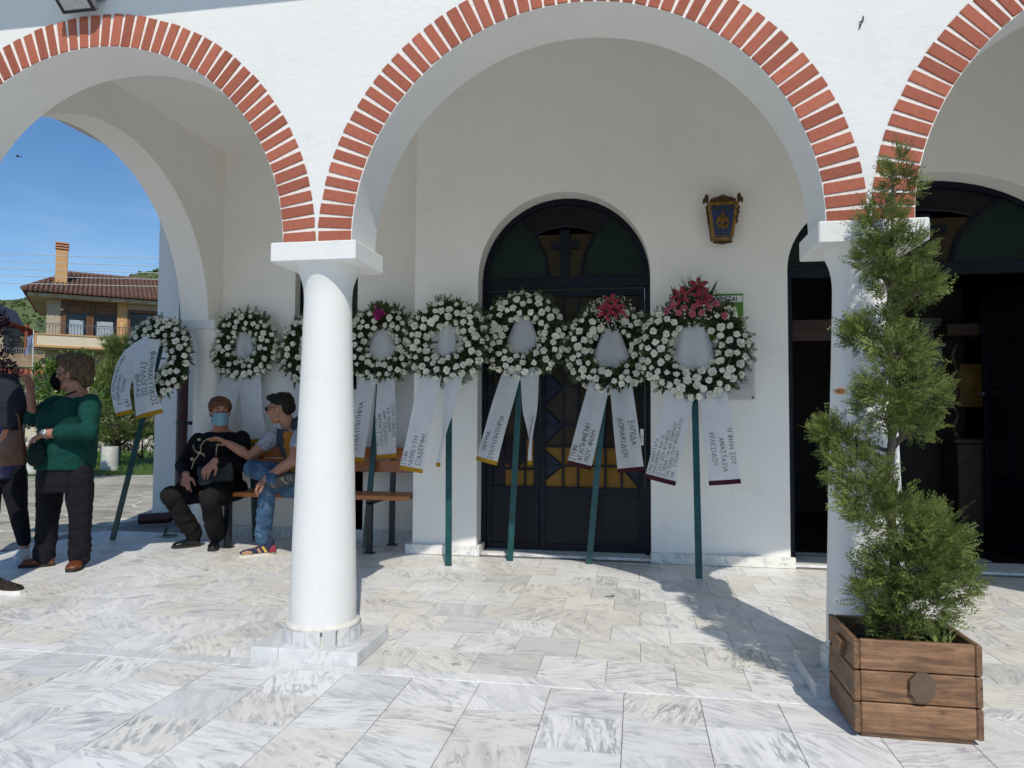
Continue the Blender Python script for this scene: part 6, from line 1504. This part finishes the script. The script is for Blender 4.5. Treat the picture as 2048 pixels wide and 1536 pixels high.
blob('trousers', b, TROU, .009, 4, folds(.006, 9, 12, 2), p3, org)
b = BM(); ell(b, hc-f*.025+u*.04, s, f, u, .085, .10, .085); blob('hair', b, bpy.data.materials['dark_hair'], .008, 2, hair_disp(26, .006), p3, org)
BSHOE = mat_cloth('black_mesh_trainer', (.018, .018, .022, 1), (.05, .035, .02, 1), 900, .7); WSOLE = simple('white_sole', (.75, .75, .73, 1), .6, var=.04)
q = onz(49, 1186); shoe('shoe', (q.x-.30, q.y+.0, 0), (q.x-.005, q.y-.01, 0), BSHOE, p3, org, collar=.10, wd=.05, solem=WSOLE)
a_ = an[1]; shoe('shoe', (a_.x-.06, a_.y, 0), (a_.x+.21, a_.y+.02, 0), BSHOE, p3, org, collar=.10, wd=.05, solem=WSOLE)

# ---- seated woman ---------------------------------------------------------------------------
org = V((-3.66, 6.0, 0)); fb4 = V((.0, -1, 0)); sd4 = V((1, 0, 0))
hc = P(440, 824, 6.02); s, f, u = basis((.60, -.79, -.10))
pel = P(432, 962, 6.16); wst, bst, nk = P(432, 925, 6.17), P(440, 890, 6.16), P(443, 858, 6.14)
SR, SL = P(398, 880, 6.16), P(484, 876, 6.14); ER, EL = P(366, 932, 6.12), P(484, 928, 6.08); WR, WL = P(372, 950, 5.88), P(430, 922, 5.84)
HR, HL = P(405, 978, 6.14), P(458, 978, 6.14); KR, KL = P(342, 992, 5.74), P(420, 997, 5.68); AR, AL = P(388, 1072, 5.98), P(433, 1074, 5.96)
b = BM(); loft(b, [(pel-V((0, 0, .05)), sd4*.20, fb4*.15), (wst, sd4*.20, fb4*.165), (bst, sd4*.19, fb4*.15), (nk-V((0, 0, .06)), sd4*.17, fb4*.10), (nk, sd4*.07, fb4*.07)], 26)
head_solids(b, hc, s, f, u, 1.10); limb(b, [hc-u*.07-f*.015, nk-V((0, 0, .03))], [.060, .070])
limb(b, [SR, ER, WR], [.06, .05, .034]); limb(b, [SL, EL, WL], [.06, .05, .034])
hand(b, WR, V((.25, -.45, -.85)), V((-.1, .8, -.45)), 1, .35, 1.12, .2); hand(b, WL, V((-.35, -.50, -.65)), V((-.1, .75, -.6)), 1, .35, 1.14, .25)
for h_, k_, a_ in ((HR, KR, AR), (HL, KL, AL)): limb(b, [h_, k_, a_], [.09, .062, .042]); limb(b, [a_, V((a_.x, a_.y, .06))], [.038, .03])
p4 = blob('person', b, SKIN_B, .0065, 3, None, None, org); p4.location = org
tag(p4, 'seated older woman in black with a light blue face mask on the bench', 'person')
BLK = mat_cloth('black_crepe', (.0055, .006, .009, 1), None, 600, .9)
b = BM(); loft(b, [(pel-V((0, 0, .07)), sd4*.245, fb4*.19), (wst-V((0, 0, .02)), sd4*.235, fb4*.205), (bst, sd4*.215, fb4*.185), (nk-V((0, 0, .055)), sd4*.19, fb4*.115), (nk-V((0, 0, .03)), sd4*.13, fb4*.09)], 28)
for q in (-1, 1): ell(b, bst+sd4*q*.085+fb4*.12-V((0, 0, .02)), sd4, fb4, V((0, 0, 1)), .10, .09, .09)
limb(b, [SR, SR.lerp(ER, .5), ER, ER.lerp(WR, .82)], [.072, .076, .072, .052]); limb(b, [SL, SL.lerp(EL, .5), EL, EL.lerp(WL, .82)], [.072, .076, .074, .052])
limb(b, [HR, HR.lerp(KR, .62)], [.125, .11]); limb(b, [HL, HL.lerp(KL, .62)], [.125, .11]); limb(b, [HL+V((.08, 0, .0)), HL+V((.12, -.10, -.02))], [.10, .08])
blob('tunic', b, BLK, .008, 4, folds(.007, 9, 12, 6), p4, org)
b = BM()
for h_, k_, a_ in ((HR, KR, AR), (HL, KL, AL)): limb(b, [h_, h_.lerp(k_, .5), k_, k_.lerp(a_, .5), V((a_.x, a_.y, .12))], [.115, .110, .092, .080, .072])
blob('trousers', b, mat_cloth('dark_grey_flannel', (.012, .0115, .013, 1), None, 700, .9), .008, 4, folds(.006, 8, 14, 2, .2), p4, org)
PATENT = simple('black_patent', (.008, .008, .010, 1), .18)
shoe('shoe', (AR.x+.035, AR.y+.045, 0), (AR.x-.135, AR.y-.12, 0), PATENT, p4, org, collar=.07, wd=.048); shoe('shoe', (AL.x-.04, AL.y+.06, 0), (AL.x+.06, AL.y-.16, 0), PATENT, p4, org, collar=.07, wd=.048)
b = BM(); k = 1.11
for o_, r_ in (((0, -.030, .056), (.090, .098, .072)), ((0, -.07, .0), (.084, .06, .085)), ((.0, .045, .083), (.072, .046, .030)), ((.064, .0, .045), (.026, .055, .052)), ((-.064, .0, .045), (.026, .055, .052)), ((.03, .070, .070), (.034, .02, .018)), ((-.035, .066, .066), (.030, .02, .020))):
    ell(b, hc+s*o_[0]*k+f*o_[1]*k+u*o_[2]*k, s, f, u, r_[0]*k, r_[1]*k, r_[2]*k)
blob('hair', b, hair_mat('auburn_hair', (.055, .022, .012, 1), (.17, .075, .035, 1)), .006, 2, hair_disp(30, .007), p4, org)
eyes(hc, s, f, u, p4, org, .45, 1.10)
mb, st = mask_mesh(hc, s, f, u, org, 1.12, 'flat'); MSK = simple('surgical_blue', (.36, .60, .70, 1), .8, var=.04); mk = obj('face_mask', mb, MSK, p4, smooth=True); obj('ear_loop', st, MSK, mk, smooth=True)
b = BM()      # pale embroidered sprig on the tunic
def on(px, py, Y): return P(px, py, Y)-org
def emb(pts, r_): tube(b, [on(*p_) for p_ in pts], r_, 5)
emb([(419, 876, 5.925), (408, 882, 5.93), (401, 893, 5.93), (402, 905, 5.93), (409, 913, 5.925)], .0045); emb([(409, 908, 5.92), (397, 907, 5.925), (389, 900, 5.94), (386, 890, 5.95)], .0045); emb([(397, 910, 5.92), (388, 922, 5.93), (383, 938, 5.93)], .005); emb([(436, 886, 5.90), (433, 898, 5.90), (432, 911, 5.905)], .005)
for px, py, Y in ((398, 906, 5.915), (384, 918, 5.94), (398, 879, 5.95)): ell(b, on(px, py, Y), sd4, fb4, V((0, 0, 1)), .016, .01, .014)
obj('embroidery', b, simple('ecru_thread', (.42, .37, .24, 1), .8), p4, smooth=True)
q = P(432, 950, 5.90); hb = empty('clutch_bag', q, 'dark grey clutch bag held on the lap of the seated woman', 'handbag')
b = BM(); box(b, -.15, .16, -.035, .035, -.075, .075, bev=.014); obj('bag_body', b, simple('dark_bag_leather', (.022, .026, .024, 1), .5, bump=.2), hb, rot=(R(-18), R(-8), R(6)))
b = BM(); box(b, -.155, .165, -.042, -.036, .0, .080, bev=.002); obj('flap', b, bpy.data.materials['dark_bag_leather'], hb, rot=(R(-18), R(-8), R(6)))
b = BM(); tube(b, [(.0, -.05, .0), (.005, -.055, -.03), (.0, -.05, -.06)], .006, 6); obj('zip_pull', b, METAL_D, hb)

# ---- seated man -----------------------------------------------------------------------------
org = V((-3.05, 6.0, 0)); fb5 = V((-.90, -.42, 0)).normalized(); sd5 = V((.42, -.90, 0)).normalized()       # sd5: his left, towards the camera
hc = P(561, 818, 5.92); s, f, u = basis((-.99, -.10, -.10)); s = -s if s.y > 0 else s
pel, wst, bst, nk = P(622, 962, 6.10), P(610, 925, 6.08), P(592, 888, 6.04), P(583, 850, 5.98)
SR, SL = P(552, 872, 6.10), P(604, 872, 5.84); ER, EL = P(500, 912, 6.02), P(586, 922, 5.66); WR, WL = P(456, 887, 5.92), P(533, 958, 5.60)
HL, KL, AL = P(612, 972, 5.98), P(536, 972, 5.72), P(524, 1083, 5.75); HR, KR, AR = P(610, 960, 6.16), P(506, 937, 5.92), P(546, 957, 5.60)
b = BM(); loft(b, [(pel-V((0, 0, .05)), sd5*.165, fb5*.125), (wst, sd5*.160, fb5*.12), (bst, sd5*.175, fb5*.13), (nk-V((0, 0, .05)), sd5*.17, fb5*.10), (nk, sd5*.065, fb5*.065)], 26)
head_solids(b, hc, s, f, u, 1.10); limb(b, [hc-u*.07-f*.025, nk-V((0, 0, .03))], [.062, .070])
limb(b, [SR, SR.lerp(ER, .5), ER, ER.lerp(WR, .35), WR], [.062, .056, .048, .048, .032]); limb(b, [SL, SL.lerp(EL, .5), EL, EL.lerp(WL, .35), WL], [.064, .058, .050, .050, .034])
hand(b, WR, V((-.85, -.2, .42)), V((.15, -.4, -.9)), -1, .45, 1.12, .2); hand(b, WL, V((-.75, -.25, -.6)), V((.3, .5, -.8)), 1, 1.0, 1.12)
limb(b, [HL, KL, AL], [.095, .065, .044]); limb(b, [HR, KR, AR], [.095, .065, .044])
p5 = blob('person', b, SKIN_C, .0065, 3, None, None, org); p5.location = org
tag(p5, 'seated man in blue jeans and sunglasses, leaning towards the older woman on the bench', 'person')
t = NT('grey_print_cotton'); co = t.coord(); vo = t.n('ShaderNodeTexVoronoi'); vo.inputs['Scale'].default_value = 70; t.l(co, vo.inputs['Vector'])
t.col(t.mix(t.ramp(vo.outputs['Distance'], [(.30, (1, 1, 1)), (.40, (0, 0, 0))]), (.36, .36, .40, 1), (.06, .065, .10, 1))); t.b.inputs['Roughness'].default_value = .9; PRINT = t.m
b = BM(); loft(b, [(pel-V((0, 0, .04)), sd5*.185, fb5*.145), (wst, sd5*.178, fb5*.14), (bst, sd5*.188, fb5*.145), (nk-V((0, 0, .05)), sd5*.178, fb5*.112), (nk-V((0, 0, .02)), sd5*.085, fb5*.08)], 26)
limb(b, [SR, SR.lerp(ER, .42)], [.080, .070]); limb(b, [SL, SL.lerp(EL, .42)], [.082, .074])
blob('shirt', b, PRINT, .0075, 4, folds(.005, 10, 11, 2), p5, org)
GIL = mat_cloth('slate_gilet', (.035, .042, .060, 1), None, 300, .8); MUST = mat_cloth('mustard_gilet', (.30, .13, .014, 1), None, 300, .8)
b = BM(); 
for k_, sg in ((0, 1), (1, -1)):
    o_ = sd5*sg
    loft(b, [(pel+o_*.125-V((0, 0, .02)), sd5*.085, fb5*.155), (wst+o_*.120, sd5*.080, fb5*.158), (bst+o_*.125, sd5*.080, fb5*.160), (nk+o_*.115-V((0, 0, .04)), sd5*.055, fb5*.118)], 18)
gl = blob('gilet', b, GIL, .0075, 4, folds(.006, 12, 20, 3), p5, org)
b = BM(); loft(b, [(wst+sd5*.135-V((0, 0, .08))+fb5*.02, sd5*.082, fb5*.095), (bst+sd5*.138+fb5*.02, sd5*.076, fb5*.100), (nk+sd5*.125-V((0, 0, .05))+fb5*.01, sd5*.056, fb5*.07)], 18)
blob('mustard_panel', b, MUST, .0075, 3, folds(.006, 12, 20, 5), gl, org)
b = BM(); ell(b, nk-f*.085-V((0, 0, .01)), s, f, u, .13, .07, .085); ell(b, nk-f*.12-V((0, 0, .06)), s, f, u, .12, .06, .09); blob('hood', b, GIL, .008, 3, folds(.01, 12, 14, 8), gl, org)
t = NT('washed_denim'); co = t.coord(); n1 = t.noise(co, 9, 5, .65); n2 = t.noise(t.mapping(co, (40, 40, 160)), 1.0, 4)
t.col(t.ramp(t.math('ADD', t.math('MULTIPLY', n1, .7), t.math('MULTIPLY', n2, .3)), [(.36, (.016, .045, .10, 1)), (.52, (.045, .105, .19, 1)), (.66, (.14, .24, .34, 1))])); t.b.inputs['Roughness'].default_value = .9; t.bump(n2, .3, .003); DEN = t.m
b = BM(); loft(b, [(pel+V((0, 0, .0)), sd5*.18, fb5*.14), (pel-V((0, 0, .08)), sd5*.185, fb5*.15)], 22)
limb(b, [HL, HL.lerp(KL, .5), KL, KL.lerp(AL, .45), KL.lerp(AL, .75), V((AL.x, AL.y, .125))], [.112, .100, .083, .072, .062, .056]); limb(b, [HR, HR.lerp(KR, .5), KR, KR.lerp(AR, .5), AR], [.112, .10, .083, .068, .056])
blob('jeans', b, DEN, .0075, 4, folds(.006, 9, 20, 4, .2), p5, org)
# multicoloured trainer on the floor
SNB = simple('navy_suede', (.014, .018, .055, 1), .8, var=.2, nscale=30); SNT = simple('tan_suede', (.42, .24, .13, 1), .8, var=.1, nscale=30); SNR = simple('red_heel', (.24, .018, .045, 1), .7); SNY = simple('yellow_overlay', (.55, .33, .05, 1), .7); SNW = simple('cream_sole', (.66, .62, .52, 1), .7, var=.05)
q = onz(478, 1114); e_ = onz(549, 1109); sh_ = shoe('shoe', (e_.x, e_.y+.03, 0), (q.x, q.y, 0), SNB, p5, org, collar=.115, wd=.050, solem=SNW)
d_ = (V((q.x, q.y, 0))-V((e_.x, e_.y+.03, 0))); ln_ = d_.length; d_.normalize(); a_ = V((-d_.y, d_.x, 0)); a_ = a_ if a_.y < 0 else -a_; h0 = V((e_.x, e_.y+.03, 0))-org
def patch(name, pts, m, th=.010):
    bm = BM(); vs = []
    for t_, z in pts: vs.append(bm.verts.new(h0+d_*(ln_*t_)+a_*(.050*(.80 if t_ < .35 else (.88 if t_ < .6 else (1.0 if t_ < .8 else .74)))*math.sqrt(max(.05, 1-((z-.035)/.062)**2))+.004)+V((0, 0, z))))
    bm.faces.new(vs); bmesh.ops.triangulate(bm, faces=bm.faces[:]); bmesh.ops.solidify(bm, geom=bm.faces[:], thickness=.004); fixn(bm); obj(name, bm, m, sh_)
patch('toe_panel', [(.66, .024), (.97, .024), (.93, .044), (.80, .052), (.70, .048)], SNT); patch('heel_panel', [(.03, .024), (.24, .024), (.20, .055), (.16, .085), (.05, .08)], SNR)
patch('side_stripe', [(.26, .028), (.34, .028), (.44, .075), (.37, .08)], SNY); patch('side_stripe', [(.42, .028), (.50, .028), (.56, .062), (.50, .068)], SNT)
bm = BM()
for k in range(5): tube(bm, [h0+d_*(ln_*(.40+.065*k))+V((0, 0, .094-.009*k))+a_*.028, h0+d_*(ln_*(.42+.065*k))+V((0, 0, .102-.010*k)), h0+d_*(ln_*(.40+.065*k))+V((0, 0, .094-.009*k))-a_*.028], .0035, 5)
obj('laces', bm, SNT, sh_)
# crossed foot with its sole towards the camera
hl, to = P(537, 972, 5.57), P(590, 955, 5.60); upv = V((-.15, .9, .42)).normalized()
s2 = shoe('shoe', hl, to, SNB, p5, org, collar=.06, wd=.050, solem=simple('grey_tread', (.055, .055, .058, 1), .8, var=.15), up=upv)
d2 = (V(to)-V(hl)).normalized(); a2 = d2.cross(upv).normalized(); h2 = V(hl)-org-upv*.0035; L2 = (V(to)-V(hl)).length; bm = BM()
for t0, t1, w0, w1 in ((.12, .16, -.6, .5), (.22, .24, -.7, .3), (.84, .88, -.5, .6), (.74, .77, -.3, .7)): 
    vs = [bm.verts.new(h2+d2*(L2*t_)+a2*(.045*w_)) for t_, w_ in ((t0, w0), (t1, w0), (t1, w1), (t0, w1))]; bm.faces.new(vs)
vs = [bm.verts.new(h2+d2*(L2*t_)+a2*(.045*w_)) for t_, w_ in ((.50, .8), (.64, .9), (.60, .1), (.70, -.75), (.62, -.8), (.54, .0))]; bm.faces.new(vs)
bmesh.ops.solidify(bm, geom=bm.faces[:], thickness=.003); fixn(bm); obj('tread_mark', bm, simple('pale_tread', (.42, .40, .33, 1), .8), s2)
b = BM(); k = 1.11
for o_, r_ in (((0, -.022, .058), (.082, .096, .066)), ((0, -.065, .012), (.078, .052, .070)), ((0, .052, .094), (.064, .046, .034)), ((0, -.02, .10), (.066, .075, .034))):
    ell(b, hc+s*o_[0]*k+f*o_[1]*k+u*o_[2]*k, s, f, u, r_[0]*k, r_[1]*k, r_[2]*k)
blob('hair', b, bpy.data.materials['dark_hair'], .006, 2, hair_disp(34, .007), p5, org)
eyes(hc, s, f, u, p5, org, 1, 1.10)
b = BM()
for q in (-1, 1): ell(b, hc-org+s*q*.036*1.1+f*.100*1.1+u*.010*1.1, s, f, u, .028, .008, .021)
LENS = simple('smoked_lens', (.010, .008, .009, 1), .08); sg_ = obj('sunglasses', b, LENS, p5, smooth=True)
b = BM(); tube(b, [hc-org+s*-.06+f*.105+u*.022, hc-org+f*.120+u*.024, hc-org+s*.06+f*.105+u*.022], .0035, 5)
for q in (-1, 1): tube(b, [hc-org+s*q*.068+f*.100+u*.020, hc-org+s*q*.088+f*.05+u*.018, hc-org+s*q*.088-f*.01+u*.014], .0035, 5)
obj('frame', b, simple('tortoise_frame', (.03, .016, .010, 1), .3), sg_)
